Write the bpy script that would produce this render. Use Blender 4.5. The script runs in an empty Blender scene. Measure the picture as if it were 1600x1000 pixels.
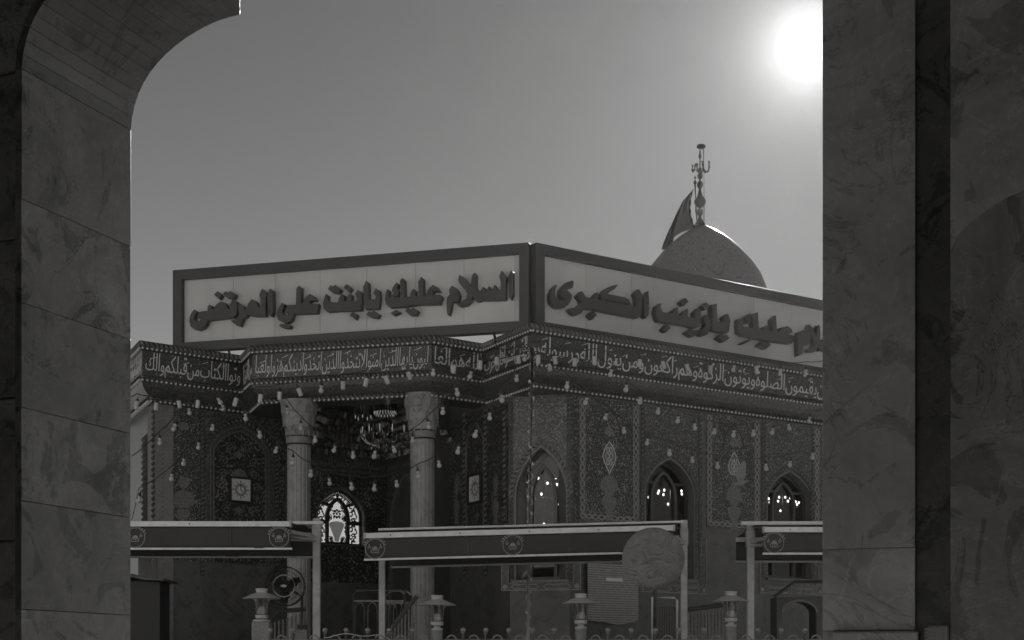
import bpy, bmesh, math, random, unicodedata
from mathutils import Vector, Matrix, geometry, noise
rnd = random.Random(7)
SC = bpy.context.scene
COL = SC.collection
R = math.radians

# ------------------------------------------------------------------ camera, sky, sun, exposure
F, HY, CZ = 2300.0, 1040.0, 1.6          # focal length in photo pixels, horizon row, eye height
cam = bpy.data.cameras.new('camera')
cam.sensor_width = 36.0
cam.lens = F / 1600 * 36.0
cam.shift_y = (HY - 500.0) / 1600.0
cam.clip_start, cam.clip_end = 0.05, 9000
camo = bpy.data.objects.new('camera', cam)
camo.location = (0, 0, CZ)
camo.rotation_euler = (R(90), 0, 0)
COL.objects.link(camo)
SC.camera = camo

EXPO = -0.3
SC.view_settings.view_transform = 'Standard'
SC.view_settings.look = 'None'
SC.view_settings.gamma = 1
SC.view_settings.use_curve_mapping = False
SC.view_settings.exposure = EXPO
GAIN = 2 ** -EXPO

SUN = Vector(((1262 - 800) / F, 1.0, (HY - 72) / F)).normalized()
SUN_EL = math.asin(SUN.z)
SUN_AZ = math.atan2(SUN.x, SUN.y)

world = bpy.data.worlds.new("World")
SC.world = world
world.use_nodes = True
nt = world.node_tree
nt.nodes.clear()


def N(tree, kind, **kw):
    n = tree.nodes.new(kind)
    for k, v in kw.items():
        setattr(n, k, v)
    return n


def mth(tree, op, a, b=None, c=None):
    n = N(tree, 'ShaderNodeMath', operation=op)
    for i, v in enumerate((a, b, c)):
        if v is None:
            continue
        if isinstance(v, (int, float)):
            n.inputs[i].default_value = v
        else:
            tree.links.new(v, n.inputs[i])
    return n.outputs[0]


sky = N(nt, 'ShaderNodeTexSky', sky_type='NISHITA')
sky.sun_disc = False
sky.sun_elevation = SUN_EL
sky.sun_rotation = SUN_AZ
sky.air_density, sky.dust_density, sky.ozone_density = 1.0, 0.6, 1.0
bw = N(nt, 'ShaderNodeRGBToBW')
nt.links.new(sky.outputs[0], bw.inputs[0])
tc = N(nt, 'ShaderNodeTexCoord')
vd = N(nt, 'ShaderNodeVectorMath', operation='DOT_PRODUCT')
nv = N(nt, 'ShaderNodeVectorMath', operation='NORMALIZE')
nt.links.new(tc.outputs['Generated'], nv.inputs[0])
nt.links.new(nv.outputs[0], vd.inputs[0])
vd.inputs[1].default_value = SUN
ang = mth(nt, 'MULTIPLY', mth(nt, 'ARCCOSINE', mth(nt, 'MINIMUM', vd.outputs['Value'], 0.9999999)), 180 / math.pi)
SKY_STRENGTH = 0.05


def glow(amp, width):
    return mth(nt, 'MULTIPLY', mth(nt, 'EXPONENT', mth(nt, 'MULTIPLY', ang, -1.0 / width)), amp * GAIN / SKY_STRENGTH)


SKY_C, SKY_H, SKY_W = 0.75, 12.0, 0.20     # hazy summer sky: flattened Nishita plus a pale band towards the horizon all round
sz = N(nt, 'ShaderNodeSeparateXYZ')
nt.links.new(nv.outputs[0], sz.inputs[0])
hzn = mth(nt, 'MULTIPLY', mth(nt, 'EXPONENT', mth(nt, 'MULTIPLY', mth(nt, 'ABSOLUTE', sz.outputs[2]), -1.0 / SKY_W)), SKY_H)
tot = mth(nt, 'MULTIPLY_ADD', mth(nt, 'POWER', bw.outputs[0], 0.5), SKY_C, hzn)
tot = mth(nt, 'ADD', tot, glow(1.75, 1.0))
tot = mth(nt, 'ADD', tot, glow(0.16, 3.2))
tot = mth(nt, 'ADD', tot, glow(0.08, 6.0))
bg = N(nt, 'ShaderNodeBackground')
bg.inputs[1].default_value = SKY_STRENGTH
nt.links.new(tot, bg.inputs[0])
wo = N(nt, 'ShaderNodeOutputWorld')
nt.links.new(bg.outputs[0], wo.inputs[0])

sl = bpy.data.lights.new('sun', 'SUN')
sl.energy = 5.0
sl.angle = R(0.5)
sl.color = (1.0, 0.99, 0.975)
so = bpy.data.objects.new('sun', sl)
so.rotation_euler = SUN.to_track_quat('Z', 'Y').to_euler()
so.location = (4, 20, 12)
COL.objects.link(so)

# ------------------------------------------------------------------ materials (the photograph is black and white: greys only)
MATS = {}


def grey(v):
    return (v * 1.0, v * 0.99, v * 0.97, 1)


def new_mat(name):
    m = bpy.data.materials.new(name)
    m.use_nodes = True
    t = m.node_tree
    b = t.nodes['Principled BSDF']
    return m, t, b


def ramp(t, fac, stops, interp='LINEAR'):
    r = N(t, 'ShaderNodeValToRGB')
    r.color_ramp.interpolation = interp
    e = r.color_ramp.elements
    while len(e) < len(stops):
        e.new(0.5)
    for el, (p, v) in zip(e, stops):
        el.position = p
        el.color = grey(v)
    t.links.new(fac, r.inputs[0])
    return r.outputs[0]


def coords(t, kind='Object', scale=1.0):
    c = N(t, 'ShaderNodeTexCoord')
    if scale == 1.0:
        return c.outputs[kind]
    mp = N(t, 'ShaderNodeMapping')
    mp.inputs['Scale'].default_value = (scale,) * 3 if not isinstance(scale, tuple) else scale
    t.links.new(c.outputs[kind], mp.inputs[0])
    return mp.outputs[0]


def noise_tex(t, vec, scale, detail=4, rough=0.55, dist=0.0):
    n = N(t, 'ShaderNodeTexNoise')
    n.inputs['Scale'].default_value = scale
    n.inputs['Detail'].default_value = detail
    n.inputs['Roughness'].default_value = rough
    n.inputs['Distortion'].default_value = dist
    t.links.new(vec, n.inputs['Vector'])
    return n.outputs[0]


def bump(t, b, h, strength=0.3, dist=0.01):
    n = N(t, 'ShaderNodeBump')
    n.inputs['Strength'].default_value = strength
    n.inputs['Distance'].default_value = dist
    t.links.new(h, n.inputs['Height'])
    t.links.new(n.outputs[0], b.inputs['Normal'])


def plain(name, v, rough=0.5, metal=0.0, var=0.25, scale=6.0, spec=0.5, bmp=0.0):
    m, t, b = new_mat(name)
    f = noise_tex(t, coords(t), scale, 5)
    c = ramp(t, f, [(0.25, v * (1 - var)), (0.75, v * (1 + var))])
    t.links.new(c, b.inputs['Base Color'])
    b.inputs['Roughness'].default_value = rough
    b.inputs['Metallic'].default_value = metal
    b.inputs['Specular IOR Level'].default_value = spec
    if bmp:
        bump(t, b, noise_tex(t, coords(t), scale * 6, 4), bmp, 0.004)
    MATS[name] = m
    return m


def marble(name, v, rough=0.28, seed=0.0, contrast=1.0, vary=1.0):
    """veined, cloudy stone; every slab object shifts the pattern by its own random value"""
    m, t, b = new_mat(name)
    oi = N(t, 'ShaderNodeObjectInfo')
    co = coords(t)
    off = N(t, 'ShaderNodeVectorMath', operation='ADD')
    cmb = N(t, 'ShaderNodeCombineXYZ')
    for i, k in enumerate((37.0, 19.0, 53.0)):
        t.links.new(mth(t, 'MULTIPLY_ADD', oi.outputs['Random'], k * vary, seed), cmb.inputs[i])
    t.links.new(co, off.inputs[0])
    t.links.new(cmb.outputs[0], off.inputs[1])
    vec = off.outputs[0]
    cloud = noise_tex(t, vec, 1.9, 9, 0.66, 1.6)
    patch = noise_tex(t, vec, 2.6, 7, 0.6, 2.6)
    fine = noise_tex(t, vec, 38.0, 4, 0.6, 0.5)
    veinn = noise_tex(t, vec, 1.7, 7, 0.6, 1.6)
    vein = mth(t, 'ABSOLUTE', mth(t, 'SUBTRACT', veinn, 0.5))
    crack = mth(t, 'MINIMUM', mth(t, 'MULTIPLY', vein, 110.0), 1.0)
    crack = mth(t, 'MAXIMUM', crack, mth(t, 'LESS_THAN', noise_tex(t, vec, 2.3, 2), 0.52))
    vn2 = noise_tex(t, vec, 3.4, 6, 0.6, 2.0)
    pale_vein = mth(t, 'MINIMUM', mth(t, 'MULTIPLY', mth(t, 'ABSOLUTE', mth(t, 'SUBTRACT', vn2, 0.54)), 90.0), 1.0)  # thin pale veins of the stone
    base = mth(t, 'MULTIPLY_ADD', mth(t, 'SUBTRACT', cloud, 0.5), 1.9 * contrast, 0.98)
    base = mth(t, 'ADD', base, mth(t, 'MULTIPLY', mth(t, 'MAXIMUM', mth(t, 'MINIMUM', mth(t, 'SUBTRACT', patch, 0.56), 0.028), 0.0), -14.0 * contrast))
    base = mth(t, 'ADD', base, mth(t, 'MULTIPLY', mth(t, 'SUBTRACT', fine, 0.5), 0.35 * contrast))
    base = mth(t, 'ADD', base, mth(t, 'MULTIPLY', mth(t, 'SUBTRACT', 1.0, pale_vein), 0.36 * contrast))
    base = mth(t, 'ADD', base, mth(t, 'MULTIPLY', mth(t, 'SUBTRACT', crack, 1.0), 0.5 * contrast))
    base = mth(t, 'MULTIPLY', base, mth(t, 'MULTIPLY_ADD', oi.outputs['Random'], 0.36 * max(vary, 0.12), 1.0 - 0.18 * max(vary, 0.12)))
    val = mth(t, 'MULTIPLY', mth(t, 'MAXIMUM', base, 0.25), v)
    cc = N(t, 'ShaderNodeCombineColor')
    for i, k in enumerate((1.0, 0.99, 0.965)):
        t.links.new(mth(t, 'MULTIPLY', val, k), cc.inputs[i])
    t.links.new(cc.outputs[0], b.inputs['Base Color'])
    b.inputs['Roughness'].default_value = rough
    bump(t, b, mth(t, 'ADD', fine, mth(t, 'MULTIPLY', crack, 2.0)), 0.12, 0.003)
    MATS[name] = m
    return m


def tile(name, dark, mid, light, cell=0.16, rough=0.3, density=0.5):
    """glazed arabesque tilework: rosettes, leaves and winding stems, print on flat tiles, on the wall's own metres"""
    m, t, b = new_mat(name)
    uv = coords(t, 'UV')
    wob = N(t, 'ShaderNodeVectorMath', operation='MULTIPLY_ADD')
    nz = N(t, 'ShaderNodeTexNoise')
    nz.inputs['Scale'].default_value = 5.0
    t.links.new(uv, nz.inputs['Vector'])
    t.links.new(nz.outputs['Color'], wob.inputs[0])
    wob.inputs[1].default_value = (0.035,) * 3
    t.links.new(uv, wob.inputs[2])
    vec = wob.outputs[0]
    v1 = N(t, 'ShaderNodeTexVoronoi', voronoi_dimensions='2D')
    v1.inputs['Scale'].default_value = 1 / cell
    v1.inputs['Randomness'].default_value = 0.75
    t.links.new(vec, v1.inputs['Vector'])
    d = v1.outputs['Distance']
    ringw = mth(t, 'SINE', mth(t, 'MULTIPLY', d, 26.0))
    v2 = N(t, 'ShaderNodeTexVoronoi', voronoi_dimensions='2D')
    v2.inputs['Scale'].default_value = 2.9 / cell
    v2.inputs['Randomness'].default_value = 0.9
    t.links.new(vec, v2.inputs['Vector'])
    petal = v2.outputs['Distance']
    stems = mth(t, 'ABSOLUTE', mth(t, 'SUBTRACT', noise_tex(t, vec, 0.75 / cell, 2, 0.5, 2.5), 0.5))
    stem = mth(t, 'LESS_THAN', stems, 0.022)
    lo = mth(t, 'GREATER_THAN', ringw, 0.45)
    pet = mth(t, 'LESS_THAN', petal, 0.27)
    fac = mth(t, 'MULTIPLY_ADD', lo, 0.30, 0.10)
    fac = mth(t, 'MULTIPLY_ADD', pet, 0.30 * density * 2, fac)
    fac = mth(t, 'MULTIPLY_ADD', stem, 0.40, fac)
    sub = noise_tex(t, uv, 3.0, 3)
    fac = mth(t, 'MULTIPLY', fac, mth(t, 'MULTIPLY_ADD', sub, 0.9, 0.55))
    c = ramp(t, fac, [(0.08, dark), (0.45, mid), (0.95, light)])
    t.links.new(c, b.inputs['Base Color'])
    b.inputs['Roughness'].default_value = rough
    # tile joints and small unevenness of the glaze
    sx = N(t, 'ShaderNodeSeparateXYZ')
    t.links.new(uv, sx.inputs[0])
    g = None
    for o in (0, 1):
        fr = mth(t, 'FRACT', mth(t, 'MULTIPLY', sx.outputs[o], 1 / 0.2))
        e = mth(t, 'GREATER_THAN', fr, 0.025)
        g = e if g is None else mth(t, 'MULTIPLY', g, e)
    bump(t, b, mth(t, 'ADD', mth(t, 'MULTIPLY', g, 1.0), mth(t, 'MULTIPLY', noise_tex(t, uv, 6.0, 3), 1.5)), 0.25, 0.004)
    MATS[name] = m
    return m


def emit(name, v):
    m, t, b = new_mat(name)
    b.inputs['Base Color'].default_value = grey(0.6)
    b.inputs['Emission Color'].default_value = (1, 0.985, 0.95, 1)
    b.inputs['Emission Strength'].default_value = v * GAIN
    MATS[name] = m
    return m


plain('ground', 0.55, 0.8, scale=0.6, bmp=0.3)
plain('terrace_stone', 0.50, 0.6, scale=1.5)
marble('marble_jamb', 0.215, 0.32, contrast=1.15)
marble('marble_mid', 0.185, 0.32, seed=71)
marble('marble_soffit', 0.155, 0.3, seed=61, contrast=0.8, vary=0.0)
marble('marble_pilaster', 0.74, 0.25, seed=11, contrast=0.6)  # same wall face as the left; lens veil put into paler stone
marble('marble_front', 0.30, 0.35, seed=3)  # shade on the left face put partly into this darker colour
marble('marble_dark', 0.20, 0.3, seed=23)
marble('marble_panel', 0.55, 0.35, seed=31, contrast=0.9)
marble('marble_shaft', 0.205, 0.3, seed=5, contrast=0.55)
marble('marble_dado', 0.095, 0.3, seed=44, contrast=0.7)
plain('bounce_marble', 0.68, 0.5, var=0.06, scale=2)  # pale stone of the added walls, bounces sun onto the shrine
plain('arcade_inside', 0.30, 0.6, var=0.15, scale=2)
plain('mortar', 0.10, 0.9)
tile('tile_field', 0.004, 0.032, 0.36, 0.12)
tile('tile_spandrel', 0.022, 0.07, 0.20, 0.17)
tile('tile_niche', 0.006, 0.035, 0.24, 0.22)
tile('tile_band', 0.018, 0.035, 0.20, 0.10)
tile('tile_cove', 0.035, 0.07, 0.15, 0.14)
tile('tile_light', 0.20, 0.30, 0.42, 0.12)
tile('tile_inlay', 0.08, 0.155, 0.25, 0.10)
tile('tile_medallion', 0.04, 0.16, 0.32, 0.055)
tile('dome_tile', 0.20, 0.23, 0.10, 0.50, rough=0.22, density=0.25)
MATS['dome_tile'].node_tree.nodes['Principled BSDF'].inputs['Coat Weight'].default_value = 0.5
MATS['dome_tile'].node_tree.nodes['Principled BSDF'].inputs['Coat Roughness'].default_value = 0.35
plain('rope_glaze', 0.05, 0.22, scale=25)
plain('rope_pale', 0.13, 0.3, scale=25)
plain('bead_white', 0.62, 0.25, var=0.1)
plain('script_white', 0.56, 0.4, var=0.12)
plain('guilloche_white', 0.24, 0.35, var=0.2)
plain('frame_bronze', 0.048, 0.4, metal=0.0, var=0.12)
plain('letter_brown', 0.05, 0.45, var=0.15, scale=14)
plain('white_paint', 0.58, 0.45, var=0.16, scale=9, bmp=0.15)
plain('steel_paint', 0.33, 0.5, var=0.2, scale=11, bmp=0.15)
plain('dark_metal', 0.03, 0.4, metal=0.3)
plain('black', 0.012, 0.6)
plain('wood_dark', 0.06, 0.5)
plain('canvas_dark', 0.042, 0.85, var=0.15, scale=3)
plain('canvas_hem', 0.06, 0.85)
plain('print_grey', 0.24, 0.8)
plain('cover_cloth', 0.19, 0.8, var=0.12, scale=5)
_t = MATS['cover_cloth'].node_tree
_n1 = noise_tex(_t, coords(_t), 3.2, 3, 0.5, 3.5)
_n2 = noise_tex(_t, coords(_t, 'Object', (1.0, 1.0, 0.45)), 9.0, 2, 0.5, 2.0)
_ridge = mth(_t, 'ADD', mth(_t, 'ABSOLUTE', mth(_t, 'SUBTRACT', _n1, 0.5)), mth(_t, 'MULTIPLY', mth(_t, 'ABSOLUTE', mth(_t, 'SUBTRACT', _n2, 0.5)), 0.3))
bump(_t, _t.nodes['Principled BSDF'], _ridge, 1.0, 0.12)
plain('fan_paint', 0.26, 0.5)
plain('finial_metal', 0.10, 0.3, metal=0.6)
plain('gold', 0.55, 0.25, metal=1.0)
plain('flag_cloth', 0.09, 0.8, var=0.1)
_t = MATS['flag_cloth'].node_tree
_tl = N(_t, 'ShaderNodeBsdfTranslucent')
_tl.inputs[0].default_value = grey(0.22)
_mx = N(_t, 'ShaderNodeMixShader')
_mx.inputs[0].default_value = 0.55
_t.links.new(_t.nodes['Principled BSDF'].outputs[0], _mx.inputs[1])
_t.links.new(_tl.outputs[0], _mx.inputs[2])
_t.links.new(_mx.outputs[0], _t.nodes['Material Output'].inputs[0])
plain('rubber', 0.02, 0.5)
plain('bulb_white', 0.42, 0.18, var=0.05)
plain('clock_white', 0.62, 0.35, var=0.05)
plain('fence_paint', 0.19, 0.35, var=0.15)
plain('lamp_metal', 0.35, 0.45, metal=0.0, var=0.12)
plain('stone_post', 0.18, 0.7, scale=30)
plain('feather_grey', 0.21, 0.7, scale=20)
plain('crystal', 0.3, 0.08, metal=0.9, var=0.15, scale=40)
plain('interior', 0.05, 0.8)
plain('shroud', 0.2, 0.7)
emit('lamp_lit', 3.0)
emit('stained_lit', 0.42)
emit('stained_dim', 0.05)


def mirror_mat():
    m, t, b = new_mat('mirror_mosaic')
    oi = noise_tex(t, coords(t), 14.0, 5)
    c = ramp(t, oi, [(0.35, 0.04), (0.7, 0.22)])
    t.links.new(c, b.inputs['Base Color'])
    b.inputs['Metallic'].default_value = 0.9
    b.inputs['Roughness'].default_value = 0.3
    MATS['mirror_mosaic'] = m


def glass_mat():
    m, t, b = new_mat('window_glass')
    out = t.nodes['Material Output']
    tr = N(t, 'ShaderNodeBsdfTransparent')
    tr.inputs[0].default_value = grey(0.75)
    gl = N(t, 'ShaderNodeBsdfGlossy')
    gl.inputs['Roughness'].default_value = 0.03
    gl.inputs[0].default_value = grey(0.9)
    lw = N(t, 'ShaderNodeLayerWeight')
    lw.inputs[0].default_value = 0.5
    fres = mth(t, 'MULTIPLY_ADD', mth(t, 'POWER', lw.outputs['Facing'], 5.0), 0.9, 0.035)
    mx = N(t, 'ShaderNodeMixShader')
    t.links.new(fres, mx.inputs[0])
    t.links.new(tr.outputs[0], mx.inputs[1])
    t.links.new(gl.outputs[0], mx.inputs[2])
    t.links.new(mx.outputs[0], out.inputs[0])
    MATS['window_glass'] = m


def acrylic_mat():
    """opal sign face: mostly diffuse, a little daylight comes through from behind"""
    m, t, b = new_mat('sign_acrylic')
    out = t.nodes['Material Output']
    f = noise_tex(t, coords(t), 0.8, 4)
    c = ramp(t, f, [(0.3, 0.53), (0.7, 0.63)])
    df = N(t, 'ShaderNodeBsdfDiffuse')
    tl = N(t, 'ShaderNodeBsdfTranslucent')
    t.links.new(c, df.inputs[0])
    t.links.new(c, tl.inputs[0])
    mx = N(t, 'ShaderNodeMixShader')
    mx.inputs[0].default_value = 0.25
    t.links.new(df.outputs[0], mx.inputs[1])
    t.links.new(tl.outputs[0], mx.inputs[2])
    t.links.new(mx.outputs[0], out.inputs[0])
    MATS['sign_acrylic'] = m


def notice_mat():
    """printed notice: rows of fine text on pale board"""
    m, t, b = new_mat('notice_print')
    uv = coords(t, 'UV')
    sx = N(t, 'ShaderNodeSeparateXYZ')
    t.links.new(uv, sx.inputs[0])
    row = mth(t, 'FRACT', mth(t, 'MULTIPLY', sx.outputs[1], 30.0))
    line = mth(t, 'MULTIPLY', mth(t, 'GREATER_THAN', row, 0.42), mth(t, 'LESS_THAN', row, 0.9))
    mp = N(t, 'ShaderNodeMapping')
    mp.inputs['Scale'].default_value = (60, 30, 1)
    t.links.new(uv, mp.inputs[0])
    wn = noise_tex(t, mp.outputs[0], 1.0, 2)
    ink = mth(t, 'MULTIPLY', line, mth(t, 'GREATER_THAN', wn, 0.40))
    c = ramp(t, ink, [(0.0, 0.33), (1.0, 0.15)])
    t.links.new(c, b.inputs['Base Color'])
    b.inputs['Roughness'].default_value = 0.5
    MATS['notice_print'] = m


mirror_mat(); glass_mat(); acrylic_mat(); notice_mat()

# ------------------------------------------------------------------ mesh helpers


class MB:
    def __init__(self):
        self.v, self.f, self.uv = [], [], {}

    def add(self, vs, fs, uvs=None):
        o = len(self.v)
        self.v += [Vector(p) for p in vs]
        self.f += [tuple(i + o for i in f) for f in fs]
        if uvs:
            for i, q in enumerate(uvs):
                self.uv[o + i] = q
        return self

    def box(self, cx, cy, z0, sx, sy, sz, rz=0.0):
        """upright box: centre of its base, size, turn about z"""
        c, s = math.cos(rz), math.sin(rz)
        vs = []
        for z in (z0, z0 + sz):
            for a, b in ((-1, -1), (1, -1), (1, 1), (-1, 1)):
                x, y = a * sx / 2, b * sy / 2
                vs.append((cx + c * x - s * y, cy + s * x + c * y, z))
        return self.add(vs, [(3, 2, 1, 0), (4, 5, 6, 7), (0, 1, 5, 4), (1, 2, 6, 5), (2, 3, 7, 6), (3, 0, 4, 7)])

    def tube(self, pts, r, n=6, closed=False, cap=True):
        pts = [Vector(p) for p in pts]
        m = len(pts)
        rs = r if isinstance(r, (list, tuple)) else [r] * m
        vs, fs = [], []
        up = None
        for i, p in enumerate(pts):
            if closed:
                d = pts[(i + 1) % m] - pts[i - 1]
            else:
                d = pts[min(i + 1, m - 1)] - pts[max(i - 1, 0)]
            d = d.normalized() if d.length > 1e-9 else Vector((0, 0, 1))
            if up is None:
                up = Vector((0, 0, 1)) if abs(d.z) < 0.9 else Vector((1, 0, 0))
            a = d.cross(up)
            if a.length < 1e-6:
                a = d.cross(Vector((0, 1, 0)))
            a.normalize()
            b = d.cross(a).normalized()
            up = b if abs(d.dot(Vector((0, 0, 1)))) > 0.9 else Vector((0, 0, 1))
            for k in range(n):
                t = 2 * math.pi * k / n
                vs.append(p + (a * math.cos(t) + b * math.sin(t)) * rs[i])
        for i in range(m if closed else m - 1):
            j = (i + 1) % m
            for k in range(n):
                l = (k + 1) % n
                fs.append((i * n + k, i * n + l, j * n + l, j * n + k))
        if cap and not closed:
            fs.append(tuple(range(n - 1, -1, -1)))
            fs.append(tuple((m - 1) * n + k for k in range(n)))
        return self.add(vs, fs)

    def lathe(self, prof, cx=0, cy=0, n=24, uvscale=None):
        """prof: (radius, z) upwards"""
        vs, fs, uv = [], [], []
        for r, z in prof:
            for k in range(n):
                t = 2 * math.pi * k / n
                vs.append((cx + r * math.cos(t), cy + r * math.sin(t), z))
                uv.append((t * 1.2, z))
        for i in range(len(prof) - 1):
            for k in range(n):
                l = (k + 1) % n
                fs.append((i * n + k, i * n + l, (i + 1) * n + l, (i + 1) * n + k))
        if prof[0][0] > 1e-4:
            fs.append(tuple(range(n - 1, -1, -1)))
        if prof[-1][0] > 1e-4:
            fs.append(tuple((len(prof) - 1) * n + k for k in range(n)))
        return self.add(vs, fs, uv)

    def blob(self, c, r, n=8, m=5, sz=1.0):
        prof = []
        for i in range(m + 1):
            a = -math.pi / 2 + math.pi * i / m
            prof.append((max(1e-5, r * math.cos(a)), c[2] + r * sz * math.sin(a)))
        return self.lathe(prof, c[0], c[1], n)

    def build(self, name, mat, parent=None, smooth=False, label=None, stuff=False, kind=None, bevel=0.0):
        o0 = parent.get('_w', (0, 0, 0)) if parent else (0, 0, 0)
        o0 = Vector(o0)
        me = bpy.data.meshes.new(name)
        me.from_pydata([tuple(p - o0) for p in self.v], [], self.f)
        if self.uv:
            ul = me.uv_layers.new(name='UVMap')
            for lp in me.loops:
                ul.data[lp.index].uv = self.uv.get(lp.vertex_index, (0, 0))
        me.update()
        bm = bmesh.new()
        bm.from_mesh(me)
        bmesh.ops.recalc_face_normals(bm, faces=bm.faces)
        if bevel:
            es = [e for e in bm.edges if len(e.link_faces) == 2 and e.calc_face_angle(0) > 0.6]
            bmesh.ops.bevel(bm, geom=es, offset=bevel, segments=2, affect='EDGES', profile=0.5)
        bm.to_mesh(me)
        bm.free()
        if smooth:
            for p in me.polygons:
                p.use_smooth = True
            try:
                me.set_sharp_from_angle(angle=R(40))
            except Exception:
                pass
        me.materials.append(MATS[mat] if isinstance(mat, str) else mat)
        o = bpy.data.objects.new(name, me)
        COL.objects.link(o)
        if parent:
            o.parent = parent
            o['_w'] = tuple(o0)
        else:
            o['_w'] = (0, 0, 0)
        if label:
            o['label'] = label
        if stuff:
            o['kind'] = 'stuff'
        if kind:
            o['kind'] = kind
        return o


def thing(name, label, cat, loc=(0, 0, 0), group=None):
    o = bpy.data.objects.new(name, None)
    o.empty_display_size = 0.1
    o.location = loc
    o['_w'] = tuple(loc)
    o['label'] = label
    o['category'] = cat
    if group:
        o['group'] = group
    COL.objects.link(o)
    return o


def dup(root, loc, rz=0.0, label=None, scale=None):
    """a copy of a thing with its parts and sub-parts"""
    r = root.copy()
    COL.objects.link(r)
    r.location = loc
    r.rotation_euler = (0, 0, rz)
    if scale:
        r.scale = scale
    if label:
        r['label'] = label
    for ch in [c for c in root.children]:
        c = ch.copy()
        COL.objects.link(c)
        c.parent = r
        for g in [g for g in ch.children]:
            d = g.copy()
            COL.objects.link(d)
            d.parent = c
    return r


def at(px, py, Y):
    """the point that stands at depth Y where the photograph shows pixel (px, py)"""
    return Vector(((px - 800) / F * Y, Y, CZ + (HY - py) / F * Y))


class Frame:
    """an upright plane: origin, run (right along the plane), outward normal"""

    def __init__(self, p, q=None, d=None, n=None):
        self.o = Vector((p[0], p[1]))
        if q is not None:
            d = (q[0] - p[0], q[1] - p[1])
        self.d = Vector(d).normalized()
        self.n = Vector((self.d.y, -self.d.x))          # to the right of the run = towards the viewer
        if n is not None and self.n.dot(Vector(n)) < 0:
            self.n = -self.n

    def pt(self, u, z, off=0.0):
        q = self.o + self.d * u + self.n * off
        return Vector((q.x, q.y, z))

    def px(self, px, py, off=0.0):
        a = (px - 800) / F
        Y = (off + self.o.dot(self.n)) / (a * self.n.x + self.n.y)
        u = (Vector((a * Y, Y)) - self.o).dot(self.d)
        return (u, CZ + (HY - py) / F * Y)

    def shifted(self, off):
        return Frame(self.o + self.n * off, d=self.d, n=self.n)


def prism(mb, fr, outer, holes=(), off0=0.0, off1=0.02, back=True):
    """flat plate in a frame: outline and holes in (u, z), from off0 (back) to off1 (front)"""
    loops = [list(outer)] + [list(h) for h in holes]
    flat = [p for l in loops for p in l]
    tris = geometry.tessellate_polygon([[Vector((p[0], p[1], 0)) for p in l] for l in loops])
    n = len(flat)
    vs = [fr.pt(u, z, off1) for u, z in flat] + [fr.pt(u, z, off0) for u, z in flat]
    fs = [tuple(t) for t in tris]
    if back:
        fs += [tuple(n + i for i in reversed(t)) for t in tris]
    k = 0
    for l in loops:
        m = len(l)
        for i in range(m):
            a, b = k + i, k + (i + 1) % m
            fs.append((a, b, n + b, n + a))
        k += m
    mb.add(vs, fs, [(u, z) for u, z in flat] * 2)
    return mb


def ribbon(mb, fr, pts, w, off0, off1, closed=False):
    """flat strip of width w along a line drawn in a frame"""
    pts = [Vector(p) for p in pts]
    m = len(pts)
    L, Rr = [], []
    for i, p in enumerate(pts):
        if closed:
            a, b = pts[i - 1], pts[(i + 1) % m]
        else:
            a, b = pts[max(i - 1, 0)], pts[min(i + 1, m - 1)]
        d = (b - a)
        d = d.normalized() if d.length > 1e-9 else Vector((1, 0))
        nn = Vector((-d.y, d.x)) * (w / 2 if not isinstance(w, (list, tuple)) else w[i] / 2)
        L.append(p + nn)
        Rr.append(p - nn)
    vs, uv = [], []
    for i in range(m):
        for q in (L[i], Rr[i]):
            vs.append(fr.pt(q.x, q.y, off1)); uv.append((q.x, q.y))
        for q in (L[i], Rr[i]):
            vs.append(fr.pt(q.x, q.y, off0)); uv.append((q.x, q.y))
    fs = []
    for i in range(m if closed else m - 1):
        a, b = 4 * i, 4 * ((i + 1) % m)
        fs += [(a, a + 1, b + 1, b), (a, b, b + 2, a + 2), (a + 1, a + 3, b + 3, b + 1)]
    if not closed:
        fs += [(0, 2, 3, 1), (4 * m - 4, 4 * m - 3, 4 * m - 1, 4 * m - 2)]
    mb.add(vs, fs, uv)
    return mb


def arch(u0, u1, zb, zs, za, n=14, k=0.72):
    """pointed Persian arch outline, from bottom left over the apex to bottom right"""
    c, hw, H = (u0 + u1) / 2, (u1 - u0) / 2, za - zs
    left = []
    for i in range(n + 1):
        s = 1 - math.cos(math.pi / 2 * i / n)
        h = H * (k * math.sqrt(max(0, 1 - (1 - s) ** 2)) + (1 - k) * s)
        left.append((u0 + hw * s, zs + h))
    right = [(2 * c - u, z) for u, z in reversed(left[:-1])]
    pts = left + right
    if zb is not None and zb < zs:
        pts = [(u0, zb)] + pts + [(u1, zb)]
    return pts


def rect(u0, z0, u1, z1):
    return [(u0, z0), (u1, z0), (u1, z1), (u0, z1)]


def walk(pts, step):
    """points every step metres along a 3D line, with the direction there"""
    pts = [Vector(p) for p in pts]
    out, carry = [], step / 2
    for a, b in zip(pts, pts[1:]):
        L = (b - a).length
        if L < 1e-6:
            continue
        d = (b - a) / L
        t = carry
        while t < L:
            out.append((a + d * t, d))
            t += step
        carry = t - L
    return out


def rope(mb, pts, r, pitch, nrm):
    """twisted cable moulding: one slanted lozenge per turn"""
    nrm = Vector(nrm).normalized()
    for p, d in walk(pts, pitch):
        s = d.cross(nrm).normalized()
        a = (d * 0.75 + s * 0.85).normalized()
        b = a.cross(nrm).normalized()
        A, B, C = a * r * 1.25, b * r * 0.52, nrm * r * 0.8
        mb.add([p - A, p + B, p + A, p - B, p + C, p - C * 0.4],
               [(0, 3, 4), (3, 2, 4), (2, 1, 4), (1, 0, 4), (3, 0, 5), (2, 3, 5), (1, 2, 5), (0, 1, 5)])
    return mb


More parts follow.
